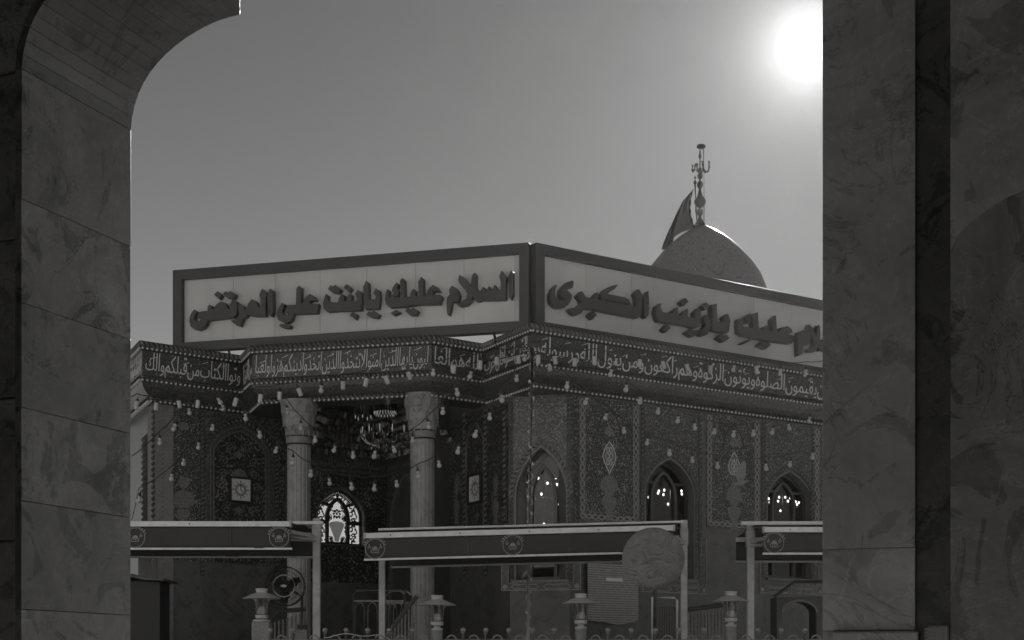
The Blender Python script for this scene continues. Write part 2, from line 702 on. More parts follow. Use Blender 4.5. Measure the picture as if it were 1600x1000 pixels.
def beads(mb, pts, r, pitch):
    for p, d in walk(pts, pitch):
        mb.add([p + Vector(q) * r for q in ((0, 0, 1), (0, 0, -1), (1, 0, 0), (-1, 0, 0), (0, 1, 0), (0, -1, 0),)],
               [(0, 2, 4), (0, 4, 3), (0, 3, 5), (0, 5, 2), (1, 4, 2), (1, 3, 4), (1, 5, 3), (1, 2, 5)])
    return mb


def px_poly(fr, zoom, x0, y0, pts, off=0.0):
    return [fr.px(x0 + x / zoom, y0 + y / zoom, off) for x, y in pts]


# ------------------------------------------------------------------ Arabic lettering: joined letter forms laid out right to left
FORMS, LIG = {}, {}
for cp in range(0xFE80, 0xFEFD):
    dec = unicodedata.decomposition(chr(cp)).split()
    if dec:
        kind, base = dec[0].strip('<>'), ''.join(chr(int(x, 16)) for x in dec[1:])
        (FORMS if len(base) == 1 else LIG).setdefault(base, {})[kind] = chr(cp)


def shape(s):
    units, i = [], 0
    while i < len(s):
        if s[i:i + 2] in LIG:
            units.append(s[i:i + 2]); i += 2
        else:
            units.append(s[i]); i += 1
    out = []
    for j, u in enumerate(units):
        tab = LIG.get(u) or FORMS.get(u)
        if not tab:
            out.append(u)
            continue

        def joins_left(v):
            t = LIG.get(v) or FORMS.get(v)
            return bool(t) and 'initial' in t

        def joins_right(v):
            t = LIG.get(v) or FORMS.get(v)
            return bool(t) and 'final' in t
        prev = j > 0 and joins_left(units[j - 1]) and joins_right(u)
        nxt = j + 1 < len(units) and joins_left(u) and joins_right(units[j + 1])
        k = 'medial' if prev and nxt else 'final' if prev else 'initial' if nxt else 'isolated'
        out.append(tab.get(k) or tab.get('isolated'))
    return ''.join(reversed(out))


def shape_line(s):
    """words close up on each other, as in monumental script"""
    return ''.join(shape(w) for w in reversed(s.split()))


def script_mesh(s, bold=0.0):
    c = bpy.data.curves.new('script', 'FONT')
    c.body = shape_line(s)
    c.resolution_u = 2
    c.offset = bold
    o = bpy.data.objects.new('script', c)
    COL.objects.link(o)
    bpy.context.view_layer.update()
    me = bpy.data.meshes.new_from_object(o.evaluated_get(bpy.context.evaluated_depsgraph_get()))
    vs = [(v.co.x, v.co.y) for v in me.vertices]
    fs = [tuple(p.vertices) for p in me.polygons]
    bpy.data.objects.remove(o)
    bpy.data.curves.remove(c)
    bpy.data.meshes.remove(me)
    return vs, fs


def lay_script(mb, fr, s, u0, u1, z0, z1, off, bold=0.004):
    vs, fs = script_mesh(s, bold)
    xs = [v[0] for v in vs]
    x0, x1 = min(xs), max(xs)
    pts = []
    for x, y in vs:
        # tall uprights and a swinging base line, as in thuluth
        y2 = y if y < 0.34 else 0.34 + (y - 0.34) * 1.5
        pts.append((u0 + (x - x0) / (x1 - x0) * (u1 - u0) + (y2 - 0.3) * 0.02, y2))
    ys = [p[1] for p in pts]
    a, b = sorted(ys)[int(len(ys) * 0.01)], max(ys)
    pts = [(u, z0 + (y - a) / (b - a) * (z1 - z0)) for u, y in pts]
    n = len(pts)
    vv = [fr.pt(u, z, off + 0.008) for u, z in pts] + [fr.pt(u, z, off) for u, z in pts]
    edge = {}
    for f in fs:
        for i in range(len(f)):
            e = (f[i], f[(i + 1) % len(f)])
            edge[e] = edge.get(e, 0) + 1
    side = [(a2, b2, n + b2, n + a2) for (a2, b2) in edge if (b2, a2) not in edge]
    mb.add(vv, list(fs) + side)
    return mb


# ------------------------------------------------------------------ ground and terrace
mb = MB()
mb.add([(-2500, -2500, 0), (2500, -2500, 0), (2500, 2500, 0), (-2500, 2500, 0)], [(0, 1, 2, 3)])
mb.build('ground', 'ground', kind='structure')
TZ = 1.0
mb = MB()
mb.box(0, 26, 0.004, 30, 25, TZ - 0.004)
mb.build('terrace', 'terrace_stone', kind='structure')

# ------------------------------------------------------------------ the marble arch the photographer stands under
A0 = (-1.915, 5.75)
AD = Vector((0.933, -0.36)).normalized()
AF = Frame(A0, d=AD)                      # face towards the camera
T = 0.71                                  # depth of the wall
FAR = AF.shifted(-T)
JD = -AF.n
JF = Frame(A0, d=JD, n=AD)                # reveal of the left pier
W = 3.10
arch_wall = thing('marble_arch', 'dark marble arch close by with stepped pillar that frames the shrine', 'archway', (-1.9, 5.9, 0))

curve_px = [(212, 202), (213.5, 182), (217, 163), (222.5, 145), (230, 128), (239.5, 112), (251, 97), (264, 83),
            (278.5, 70), (294, 58.5), (310.5, 48), (327, 39), (344, 31.5), (360, 26.5), (375, 23)]
prof = [FAR.px(x, y) for x, y in curve_px]
t_base = prof[0][0]
prof = [(t - t_base * (1 - i / 14), z) for i, (t, z) in enumerate(prof)]
ZS = prof[0][1]
ZTOP, ZLINT = 6.6, 5.7
TC = prof[-1][0]
prof_full = [(0, 0)] + prof + [(TC, ZLINT)]
core_l = [(t - 0.035, z + (0.035 if z > ZS else 0)) for t, z in prof_full[:-1]] + [(TC - 0.035, ZLINT + 0.03)]
core_r = [(W - t, z) for t, z in reversed(core_l)]
mb = MB()
prism(mb, AF, [(-2.2, 0)] + core_l + core_r + [(W + 0.25, 0), (W + 0.25, ZTOP), (-2.2, ZTOP)], off0=-T + 0.03, off1=-0.032)
prism(mb, AF, rect(W + 0.251, 0, 6.0, ZTOP), off0=-T + 0.03, off1=-0.29)
mb.build('wall_core', 'mortar', arch_wall)


def slab(fr, outline, off0, off1, mat='marble_jamb', bev=0.004, parent=arch_wall, name='marble_slab'):
    m = MB()
    prism(m, fr, outline, off0=off0, off1=off1)
    return m.build(name, mat, parent, bevel=bev)


# reveal of the left pier: courses measured on its near edge; each stands a hair differently
zj = [0.0, 0.55, 0.97, 1.395, 1.82, 2.245, 2.61, 3.02, 3.425, ZS - 0.0002]
for i, (a, b) in enumerate(zip(zj, zj[1:])):
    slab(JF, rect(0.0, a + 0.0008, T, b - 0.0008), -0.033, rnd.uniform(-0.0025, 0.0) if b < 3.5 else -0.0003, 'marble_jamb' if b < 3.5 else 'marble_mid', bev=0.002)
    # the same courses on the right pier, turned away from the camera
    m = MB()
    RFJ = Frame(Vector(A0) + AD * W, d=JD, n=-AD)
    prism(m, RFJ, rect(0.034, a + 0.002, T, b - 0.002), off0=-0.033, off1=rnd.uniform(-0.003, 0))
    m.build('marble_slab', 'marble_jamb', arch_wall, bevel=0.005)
# curved soffit: narrow strips laid across the depth of the arch
for side in (0, 1):
    for i in range(len(prof)):
        p, q = Vector(prof[i]), Vector((prof + [(TC, ZLINT)])[i + 1])
        d = (q - p).normalized()
        nrm = Vector((-d.y, d.x))
        g = 0.0005
        a, b = p + d * g, q - d * g
        a2, b2 = a + nrm * 0.028, b + nrm * 0.028
        quad = [a, b, b2, a2]
        if side:
            quad = [Vector((W - v.x, v.y)) for v in quad]
        m = MB()
        prism(m, AF, [tuple(v) for v in quad], off0=-T, off1=0.0)
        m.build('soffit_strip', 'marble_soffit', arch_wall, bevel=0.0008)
# face towards the camera, left of the opening
for a, b in ((0, 1.2), (1.2, 2.09), (2.09, 2.65), (2.65, 3.27), (3.27, ZS - 0.01)):
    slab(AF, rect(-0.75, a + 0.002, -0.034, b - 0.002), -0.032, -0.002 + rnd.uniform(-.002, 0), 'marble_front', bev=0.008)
    slab(AF, rect(-2.2, a + 0.002, -0.754, b - 0.002), -0.032, -0.002, bev=0.004)
ofs = [(t - 0.032, z + (0.03 if z > ZS + .01 else 0)) for t, z in prof]
face_top = [(-0.75, ZS - 0.006)] + [(max(-0.034, t), z) for t, z in ofs] + [(TC - 0.034, ZTOP), (-0.75, ZTOP)]
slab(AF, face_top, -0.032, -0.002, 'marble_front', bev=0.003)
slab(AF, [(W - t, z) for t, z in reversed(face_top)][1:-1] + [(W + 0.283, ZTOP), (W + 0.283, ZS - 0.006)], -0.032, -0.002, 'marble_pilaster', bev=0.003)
slab(AF, rect(TC - 0.03, ZLINT + 0.04, W - TC + 0.03, ZTOP), -0.032, -0.002, bev=0.003)
# right pilaster
tP = W + 0.283
zP = AF.px(1350, 857)[1]
zL = AF.px(1360, 985)[1]
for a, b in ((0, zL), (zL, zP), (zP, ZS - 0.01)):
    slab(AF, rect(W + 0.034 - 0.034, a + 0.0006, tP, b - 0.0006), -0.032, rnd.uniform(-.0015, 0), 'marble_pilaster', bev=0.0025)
tl = AF.px(1302, 985)[0]
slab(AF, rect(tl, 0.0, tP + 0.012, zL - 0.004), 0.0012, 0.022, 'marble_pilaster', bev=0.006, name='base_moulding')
# side of the pilaster and the dark recess behind it
SF = Frame(AF.pt(tP, 0)[:2], d=JD, n=AD)
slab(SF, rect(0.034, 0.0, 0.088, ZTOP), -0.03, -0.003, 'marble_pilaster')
t85 = AF.px(1485, 700, -0.03)[0]
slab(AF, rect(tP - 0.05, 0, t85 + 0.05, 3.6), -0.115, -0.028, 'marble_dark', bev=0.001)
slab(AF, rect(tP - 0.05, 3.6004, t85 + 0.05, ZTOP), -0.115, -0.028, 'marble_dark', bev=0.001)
tl2 = AF.px(1449, 977, -0.03)[0]
zl2 = AF.px(1465, 977, -0.03)[1]
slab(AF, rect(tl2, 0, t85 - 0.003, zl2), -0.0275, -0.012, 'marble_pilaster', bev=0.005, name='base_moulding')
mb = MB()
for k in range(7):
    z = zl2 - 0.012 - k * 0.0105
    prism(mb, AF, rect(tl2 - 0.006, z - 0.004, tl2 + 0.05, z + 0.004), off0=-0.0275, off1=-0.008)
mb.build('base_fillet', 'marble_pilaster', arch_wall)
# last panel with a blind arch
slab(AF, rect(t85, 0, 4.6, 1.55), -0.12, -0.022, 'marble_panel')
slab(AF, rect(t85, 1.554, 4.6, 3.2), -0.12, -0.022, 'marble_panel')
slab(AF, rect(t85, 3.204, 4.6, ZTOP), -0.12, -0.022, 'marble_panel')
slab(AF, rect(4.604, 0, 6.0, ZTOP), -0.12, -0.012, 'marble_panel')
bl = [AF.px(x, y, -0.03) for x, y in [(1485.5, 402), (1492, 383), (1502, 366), (1516, 350), (1533, 336), (1553, 322), (1575, 310), (1600, 299)]]
tm = bl[-1][0] + 0.06
bl = bl + [(tm, bl[-1][1] + 0.02)]
bl = bl + [(2 * tm - t, z) for t, z in reversed(bl[:-1])]
slab(AF, [(t85, ZTOP)] + bl + [(2 * tm - t85, ZTOP)], -0.0215, -0.012, 'marble_panel', bev=0.004)

# the unseen arcade goes on; wings, parapet and pale court side added as sunlit fill
m = MB()
prism(m, Frame(AF.pt(0, 0, 0)[:2], d=AD), rect(-9, ZTOP + 0.002, 12, ZTOP + 0.4), off0=-T, off1=8.0)
m.build('arcade_roof', 'terrace_stone', arch_wall)
m = MB()
prism(m, AF, rect(-9, 0, 12, ZTOP), off0=7.6, off1=8.0)
prism(m, Frame(AF.pt(-9, 0, 0)[:2], d=JD, n=AD), rect(-8.0, 0, 0, ZTOP), off0=-0.4, off1=-0.002)
prism(m, Frame(AF.pt(12, 0, 0)[:2], d=JD, n=AD), rect(-8.0, 0, 0, ZTOP), off0=0.002, off1=0.4)
m.build('arcade_back_wall', 'arcade_inside', arch_wall)
for s0, s1 in ((-30, -2.202), (6.002, 34)):
    m = MB()
    prism(m, AF, rect(s0, 0, s1, ZTOP), off0=-T, off1=-0.03)
    m.build('bounce_wing', 'bounce_marble', arch_wall)
m = MB()
prism(m, AF, rect(-30, ZTOP + 0.402, 34, ZTOP + 2.2), off0=-T, off1=-0.03)
m.build('bounce_parapet', 'bounce_marble', arch_wall)
m = MB()
prism(m, AF, [(-2.2, 0)] + core_l + core_r + [(6.0, 0), (6.0, ZTOP), (-2.2, ZTOP)], off0=-T - 0.02, off1=-T - 0.001)
m.build('court_facing', 'bounce_marble', arch_wall, bevel=0.004)

# ------------------------------------------------------------------ the shrine: plan of its cornice, left to right
V = [(-6.35, 23.35), (-5.31, 21.08), (-4.05, 22.10), (-3.79, 21.40), (-1.13, 20.72), (-0.42, 21.28), (0.262, 20.0), (7.6, 25.05)]
V = [Vector(p) for p in V]
SEG = [Frame(V[i], V[i + 1]) for i in range(len(V) - 1)]
BACK = [Vector(p) for p in ((6.2, 31.5), (-4.5, 32.0), (-8.0, 27.6))]


def miter(i):
    if i == 0:
        return SEG[0].n
    if i == len(V) - 1:
        return SEG[-1].n
    a, b = SEG[i - 1].n, SEG[i].n
    return (a + b) / (1 + a.dot(b))


MIT = [miter(i) for i in range(len(V))]


def cpath(off, z, i0=0, i1=None):
    i1 = len(V) - 1 if i1 is None else i1
    return [Vector((*(V[i] + MIT[i] * off), z)) for i in range(i0, i1 + 1)]


def sweep(mb, profile):
    """a cornice profile (offset, z) carried along the whole plan"""
    for i in range(len(V) - 1):
        L = (V[i + 1] - V[i]).length
        vs, uv = [], []
        run = 0
        for j, (o, z) in enumerate(profile):
            if j:
                run += math.dist(profile[j - 1], profile[j])
            for k in (i, i + 1):
                q = V[k] + MIT[k] * o
                vs.append((q.x, q.y, z))
                uv.append((0.7 * i + (0 if k == i else L), run))
        fs = [(2 * j, 2 * j + 1, 2 * j + 3, 2 * j + 2) for j in range(len(profile) - 1)]
        mb.add(vs, fs, uv)
    return mb


shrine = thing('shrine_building', 'octagonal shrine covered in dark patterned tiles with script frieze and columned porch', 'shrine', (0, 24, TZ))
Z_TOP, Z_SOF = 6.25, 5.42
sweep(MB(), [(-0.5, 6.23), (-0.05, 6.25), (0.03, 6.25), (0.04, 6.22), (0.015, 6.17), (0.015, 6.135), (-0.02, 6.12)]).build('cornice_crown', 'rope_glaze', shrine)
sweep(MB(), [(-0.02, 6.12), (-0.02, 5.775)]).build('frieze', 'tile_band', shrine)
sweep(MB(), [(-0.02, 5.775), (0.0, 5.77), (0.015, 5.75), (0.015, 5.71), (-0.01, 5.68)]).build('cornice_fillet', 'rope_glaze', shrine)
sweep(MB(), [(-0.01, 5.68), (-0.03, 5.62), (-0.075, 5.555), (-0.14, 5.505), (-0.16, 5.50)]).build('cornice_cove', 'tile_cove', shrine)
sweep(MB(), [(-0.16, 5.50), (-0.15, 5.485), (-0.15, 5.44), (-0.18, 5.42), (-0.6, 5.42)]).build('cornice_soffit', 'rope_glaze', shrine)
for nm, off, z, r, pitch, mat in (('crown_rope', 0.03, 6.205, 0.052, 0.075, 'rope_pale'), ('fillet_rope', 0.015, 5.735, 0.043, 0.07, 'rope_glaze'),
                                  ('soffit_rope', -0.15, 5.475, 0.043, 0.07, 'rope_glaze')):
    mb = MB()
    for i in range(len(SEG)):
        n = SEG[i].n
        rope(mb, cpath(off, z, i, i + 1), r, pitch, (n.x, n.y, 0.0))
    mb.build(nm, mat, shrine, stuff=True)
for off, z in ((0.022, 6.15), (0.022, 5.695), (-0.14, 5.437)):
    mb = MB()
    for i in range(len(SEG)):
        beads(mb, cpath(off, z, i, i + 1), 0.021, 0.074)
    mb.build('bead_row', 'bead_white', shrine, stuff=True)

# frieze script (it runs right to left round the building)
FRZ = {1: 'وتوا الكتاب من قبلكم والك', 3: 'لبون يايها الذين امنوا لا تتخذوا الذين اتخذوا دينكم هزوا ولعبا', 4: 'الله هم الغا',
       5: 'والذين امنوا فان حزب', 6: 'انما وليكم الله ورسوله والذين امنوا الذين يقيمون الصلوة ويؤتون الزكوة وهم راكعون ومن يتول الله ورسوله و',
       2: 'من الذين ا', 0: 'فار اولياء واتقوا الله ان كنتم مؤمنين'}
ZA, ZB = 5.79, 6.105
for i, s in FRZ.items():
    fr = SEG[i]
    L = (V[i + 1] - V[i]).length
    e0, e1 = (MIT[i] * -0.02).dot(fr.d), L + (MIT[i + 1] * -0.02).dot(fr.d)
    mb = MB()
    lay_script(mb, fr, s, e0 + 0.05, e1 - 0.05, ZA - 0.002, ZB + 0.004, -0.0195, bold=-0.006)
    # long vowel strokes and a thin vine behind the letters
    k = int(L / 0.34)
    for j in range(k):
        u = e0 + 0.1 + (e1 - e0 - 0.2) * (j + rnd.random() * 0.6) / k
        z = ZA + (ZB - ZA) * rnd.uniform(0.62, 0.93)
        ribbon(mb, fr, [(u, z), (u + 0.10, z + 0.035)], [0.004, 0.011], -0.0195, -0.013)
    mb.build('frieze_script', 'script_white', shrine, stuff=True)
    mb = MB()
    pts = [(e0 + 0.03 + (e1 - e0 - 0.06) * q / (k * 12), (ZA + ZB) / 2 + 0.085 * math.sin(q * 1.05) + 0.03 * math.sin(q * 0.37)) for q in range(k * 12 + 1)]
    ribbon(mb, fr, pts, 0.005, -0.0195, -0.0165)
    mb.build('frieze_vine', 'rope_glaze', shrine, stuff=True)

# ------------------------------------------------------------------ walls under the cornice
OFFW = -0.27


def wcorner(i):
    return V[i] + MIT[i] * OFFW


LWc = wcorner(1)
RETL = 0.66
RET0 = LWc + (wcorner(0) - LWc).normalized() * RETL
RET = Frame(RET0, LWc)                               # return at the far left
LW = Frame(LWc, d=SEG[1].d)
W5a, W5b = Vector((-0.027, 20.9)), Vector((0.809, 20.68))
CH = Frame(W5a, W5b)                                        # chamfered corner
RF = Frame(W5b, d=SEG[6].d)
RLEN = 8.2
LSd = Vector((-0.47, 0.88)).normalized()
LSend = W5a + LSd * 2.7
LS = Frame(LSend, W5a)                                      # side of the porch
lw_len = LW.px(446, 750)[0]
P1 = LW.o + LW.d * lw_len
B0 = Vector(at(478, 0, 23.6)[:2])
B1 = Vector((-2.07, 24.43))
PL = Frame(P1, B0)
BW = Frame(B0, B1)
BR = Frame(B1, LSend)
TH = 0.26
ZW0 = TZ - 0.02


def fu(fr, x, y=760):
    return fr.px(x, y)[0]


def fz(fr, x, y, off=0.0):
    return fr.px(x, y, off)[1]


def win_outline(fr, x0, x1, xa, yb, ys, ya):
    return dict(u0=fu(fr, x0), u1=fu(fr, x1), zb=fz(fr, xa, yb), zs=fz(fr, xa, ys), za=fz(fr, xa, ya))


WIN = {
    'chamfer': (CH, win_outline(CH, 804, 887, 845, 906, 775, 697), 'arched window on the chamfered corner behind the pole'),
    'mid': (RF, win_outline(RF, 1007, 1086, 1046, 904, 772, 716), 'first arched window right of the corner'),
    'far': (RF, win_outline(RF, 1198, 1270, 1234, 904, 783, 736), 'second arched window right of the corner'),
}


def a_of(w, grow=0.0):
    return arch(w['u0'] - grow, w['u1'] + grow, w['zb'] - grow, w['zs'], w['za'] + grow * 1.25)


def wall(fr, L, holes, z0=ZW0, z1=Z_SOF, mat='marble_dado', name='wall'):
    m = MB()
    prism(m, fr, rect(0, z0, L, z1), holes, off0=-TH, off1=0.0)
    return m.build(name, mat, shrine)


chL = (W5b - W5a).length
wall(CH, chL, [a_of(WIN['chamfer'][1])])
wall(RF, RLEN, [a_of(WIN['mid'][1]), a_of(WIN['far'][1])])
wall(LS, 2.7, [], z1=6.0)
wall(LW, lw_len, [])
wall(RET, RETL, [])
sw = win_outline(BW, 497, 569, 534, 850, 806, 764)
wall(PL, (B0 - P1).length, [], z1=6.0)
wall(BW, (B1 - B0).length, [a_of(sw)], z1=6.0)
wall(BR, (LSend - B1).length, [], z1=6.0)
# closing walls at the back and the roof
rp = [RF.o + RF.d * RLEN] + BACK + [RET0]
for p, q in zip(rp, rp[1:]):
    m = MB()
    prism(m, Frame(q, p), rect(0, ZW0, (q - p).length, 6.0), off0=0, off1=TH)
    m.build('wall', 'marble_dado', shrine)
m = MB()
ring = [V[i] + MIT[i] * -0.3 for i in range(len(V))] + BACK
flat = [(p.x, p.y) for p in ring]
tr = geometry.tessellate_polygon([[Vector((*p, 0)) for p in flat]])
m.add([(x, y, 6.06) for x, y in flat] + [(x, y, 6.0) for x, y in flat],
      [tuple(t) for t in tr] + [tuple(len(flat) + i for i in reversed(t)) for t in tr]
      + [(i, (i + 1) % len(flat), len(flat) + (i + 1) % len(flat), len(flat) + i) for i in range(len(flat))])
m.build('roof', 'interior', shrine)
# partition inside, behind the windows
IN = Frame(RF.o - RF.n * 2.6 - RF.d * 0.9, d=RF.d)
m = MB()
prism(m, IN, rect(0, ZW0, 8.5, 6.0), off0=-0.1, off1=0.0)
m.build('partition', 'interior', shrine)

# ------------------------------------------------------------------ tile panels, borders and inlays


def panel(fr, outline, holes=(), mat='tile_field', off=0.012, name='tile_panel', base=0.0006):
    m = MB()
    prism(m, fr, outline, holes, off0=base, off1=off)
    return m.build(name, mat, shrine)


def vrope(fr, x, y0, y1, r=0.034, pitch=0.07, mat='rope_pale', off=0.012, name='rope_moulding', n=None):
    u = fu(fr, x, (y0 + y1) / 2)
    z0, z1 = fz(fr, x, y1), min(fz(fr, x, y0), Z_SOF - 0.02)
    m = MB()
    n3 = (fr.n.x, fr.n.y, 0)
    prism(m, fr, rect(u - r * 0.9, z0, u + r * 0.9, z1), off0=0.0005, off1=off)
    m.build('rope_bed', 'rope_glaze', shrine)
    m = MB()
    rope(m, [fr.pt(u, z0, off), fr.pt(u, z1, off)], r, pitch, n3)
    return m.build(name, mat, shrine, stuff=True)


def arch_rope(fr, pts, r=0.03, pitch=0.07, mat='rope_pale', off=0.012, zmax=None):
    m = MB()
    ribbon(m, fr, pts, r * 2.0, off - 0.006, off + 0.006)
    m.build('rope_bed', 'rope_glaze', shrine)
    m = MB()
    rope(m, [fr.pt(u, z, off + 0.004) for u, z in pts], r, pitch, (fr.n.x, fr.n.y, 0))
    return m.build('arch_rope', mat, shrine, stuff=True)


def guilloche(fr, path, w, off=0.013, pitch=0.115):
    """border of two interlaced pale bands between thin fillets"""
    bed = MB()
    ribbon(bed, fr, path, w, 0.0007, off)
    bed.build('border_bed', 'tile_band', shrine)
    m = MB()
    P = [Vector(p) for p in path]
    for s in (-1, 1):
        pts, run = [], 0.0
        for a, b in zip(P, P[1:]):
            L = (b - a).length
            d = (b - a) / L
            n = Vector((-d.y, d.x))
            k = max(4, int(L / (pitch / 8)))
            for q in range(k):
                t = L * q / k
                pts.append(a + d * t + n * (s * w * 0.30 * math.sin(math.pi * (run + t) / pitch * 1.0)))
            run += L
        ribbon(m, fr, pts, w * 0.17, off - 0.002, off + 0.004 + 0.001 * s)
        edge = []
        for i, p in enumerate(P):
            a, b = P[max(i - 1, 0)], P[min(i + 1, len(P) - 1)]
            d = (b - a).normalized()
            edge.append(p + Vector((-d.y, d.x)) * (s * w * 0.47))
        ribbon(m, fr, edge, w * 0.07, off - 0.002, off + 0.0035)
    return m.build('guilloche_border', 'guilloche_white', shrine, stuff=True)


def sym(c, half):
    """closed outline from the right half (dx, z) of a motif"""
    return [(c + x, z) for x, z in half] + [(c - x, z) for x, z in reversed(half) if x > 1e-6]


def vase_motif(fr, xc, yt, scale=1.0, y0=0):
    """palmette, lace medallion, spray and vase, one above the other"""
    c = fu(fr, xc, 740)

    def z(y):
        return fz(fr, xc, y + y0)
    s = 0.0096 * scale
    pal = [(0.0, z(664)), (4 * s, z(668)), (8 * s, z(673)), (10 * s, z(679)), (5 * s, z(679.5)), (0.0, z(683))]
    panel(fr, sym(c, pal), mat='tile_medallion', off=0.017, base=0.0122, name='palmette_inlay')
    med = [(0.0, z(690)), (3 * s, z(694)), (7 * s, z(699)), (11 * s, z(708)), (12.5 * s, z(714)), (9 * s, z(724)), (5 * s, z(731)), (2 * s, z(736)), (0, z(742))]
    panel(fr, sym(c, med), mat='tile_medallion', off=0.017, base=0.0122, name='medallion_inlay')
    m = MB()
    ribbon(m, fr, sym(c, med), 0.012, 0.0165, 0.021, closed=True)
    for q in range(3):
        zz, rr = z(703 + q * 10), (6.5 - abs(q - 1) * 1.5) * s
        for sd in (-1, 1):
            ribbon(m, fr, [(c + sd * (rr * 0.55 + rr * 0.5 * math.cos(a)), zz + rr * 0.75 * math.sin(a)) for a in [k * math.pi / 5 for k in range(10)]], 0.009, 0.0165, 0.020, closed=True)
    m.build('medallion_lace', 'script_white', shrine, stuff=True)
    fan = [(0.0, z(742.5)), (6 * s, z(743.5)), (12 * s, z(748)), (16.5 * s, z(756)), (17.5 * s, z(764)), (13 * s, z(769)), (8 * s, z(774)), (0, z(774.5))]
    panel(fr, sym(c, fan), mat='tile_inlay', off=0.017, base=0.0122, name='spray_inlay')
    vs = [(0.0, z(775)), (11 * s, z(776)), (13.5 * s, z(781)), (13.5 * s, z(787)), (9 * s, z(794)), (5.5 * s, z(800)), (6 * s, z(806)), (9 * s, z(812)), (0, z(812.5))]
    panel(fr, sym(c, vs), mat='tile_inlay', off=0.018, base=0.0122, name='vase_inlay')
    # two small volutes beside the neck
    m = MB()
    for sd in (-1, 1):
        ribbon(m, fr, [(c + sd * s * (13.5 + 4.0 * math.cos(a)), z(772) + s * 4.5 * math.sin(a)) for a in [k * math.pi / 6 for k in range(12)]], 0.014, 0.0118, 0.019, closed=True)
    m.build('volute_inlay', 'rope_glaze', shrine)


def star(fr, xc, yc, rx, ry, mat='tile_inlay', base=0.0122):
    c, z = fr.px(xc, yc)
    s = 0.0095
    pts = []
    for k in range(16):
        a = math.pi * 2 * k / 16
        q = (1.0 if k % 4 == 0 else 0.62 if k % 2 == 0 else 0.5)
        pts.append((c + rx * s * q * math.cos(a), z + ry * s * q * math.sin(a)))
    panel(fr, pts, mat=mat, off=0.017, base=base, name='star_inlay')


# chamfered corner
w = WIN['chamfer'][1]
zt = Z_SOF - 0.02
panel(CH, rect(0.0, w['zb'] - 0.0, chL, zt), [a_of(w, 0.012)[1:-1] and [(w['u0'] - .012, w['zb'] + 0.002)] + a_of(w, 0.012)[1:-1] + [(w['u1'] + .012, w['zb'] + 0.002)]], 'tile_spandrel')
arch_rope(CH, a_of(w, 0.05)[1:-1], 0.036, 0.075)
vrope(CH, 799.5, 612, 906, 0.03)
vrope(CH, 888.5, 610, 906, 0.03)
# right face: alternating window bays and vase panels
gx = [((904.5, 997), 951), ((1103.5, 1186), 1146), ((1272, 1344), 1308), ((1420, 1484), 1452)]
for k, ((xa, xb), xc) in enumerate(gx):
    ua, ub = fu(RF, xa, 720), fu(RF, xb, 720)
    xm = (xa + xb) / 2
    yb = {0: 815, 1: 826, 2: 836, 3: 845}[k]
    zb = fz(RF, xm, yb)
    panel(RF, rect(ua, zb, ub, zt), mat='tile_field')
    gw = 0.105
    guilloche(RF, [(ua + gw / 2, zt - 0.02), (ua + gw / 2, zb + gw / 2), (ub - gw / 2, zb + gw / 2), (ub - gw / 2, zt - 0.02)], gw)
    # blind arch drawn above the motif
    m = MB()
    ribbon(m, RF, arch((ua + ub) / 2 - 0.21, (ua + ub) / 2 + 0.21, None, zt - 0.48, zt - 0.14), 0.03, 0.012, 0.017)
    m.build('arch_line', 'rope_glaze', shrine)
    vase_motif(RF, xc, 664, 1.0 if k == 0 else 0.98, y0={0: 0, 1: 16, 2: 28, 3: 40}[k])
for key, (xa, xb) in (('mid', (1001, 1096)), ('far', (1190, 1272))):
    w = WIN[key][1]
    ua, ub = fu(RF, xa, 720), fu(RF, xb, 720)
    zb = w['zb']
    hole = [(w['u0'] - .012, zb + 0.002)] + a_of(w, 0.012)[1:-1] + [(w['u1'] + .012, zb + 0.002)]
    panel(RF, rect(ua + 0.07, zb, ub - 0.07, zt), [hole], 'tile_spandrel')
    arch_rope(RF, a_of(w, 0.05)[1:-1], 0.036, 0.075)
    for u in (ua + 0.03, ub - 0.03):
        m = MB()
        prism(m, RF, rect(u - 0.03, zb, u + 0.03, zt), off0=0.0005, off1=0.012)
        m.build('rope_bed', 'rope_glaze', shrine)
        m = MB()
        rope(m, [RF.pt(u, zb, 0.012), RF.pt(u, zt, 0.012)], 0.034, 0.07, (RF.n.x, RF.n.y, 0))
        m.build('rope_moulding', 'rope_pale', shrine, stuff=True)
# strips between the bays
for xa, xb in ((890.5, 903.5), (998, 1001), (1097, 1103), (1187, 1190)):
    ua, ub = fu(RF, xa, 720), fu(RF, xb, 720)
    if ub - ua > 0.08:
        panel(RF, rect(ua + 0.004, fz(RF, xa, 830), ub - 0.004, zt), mat='tile_niche', off=0.008)
vrope(RF, 893, 612, 905, 0.03)
# dado mouldings under the tilework and framed panels with rosettes


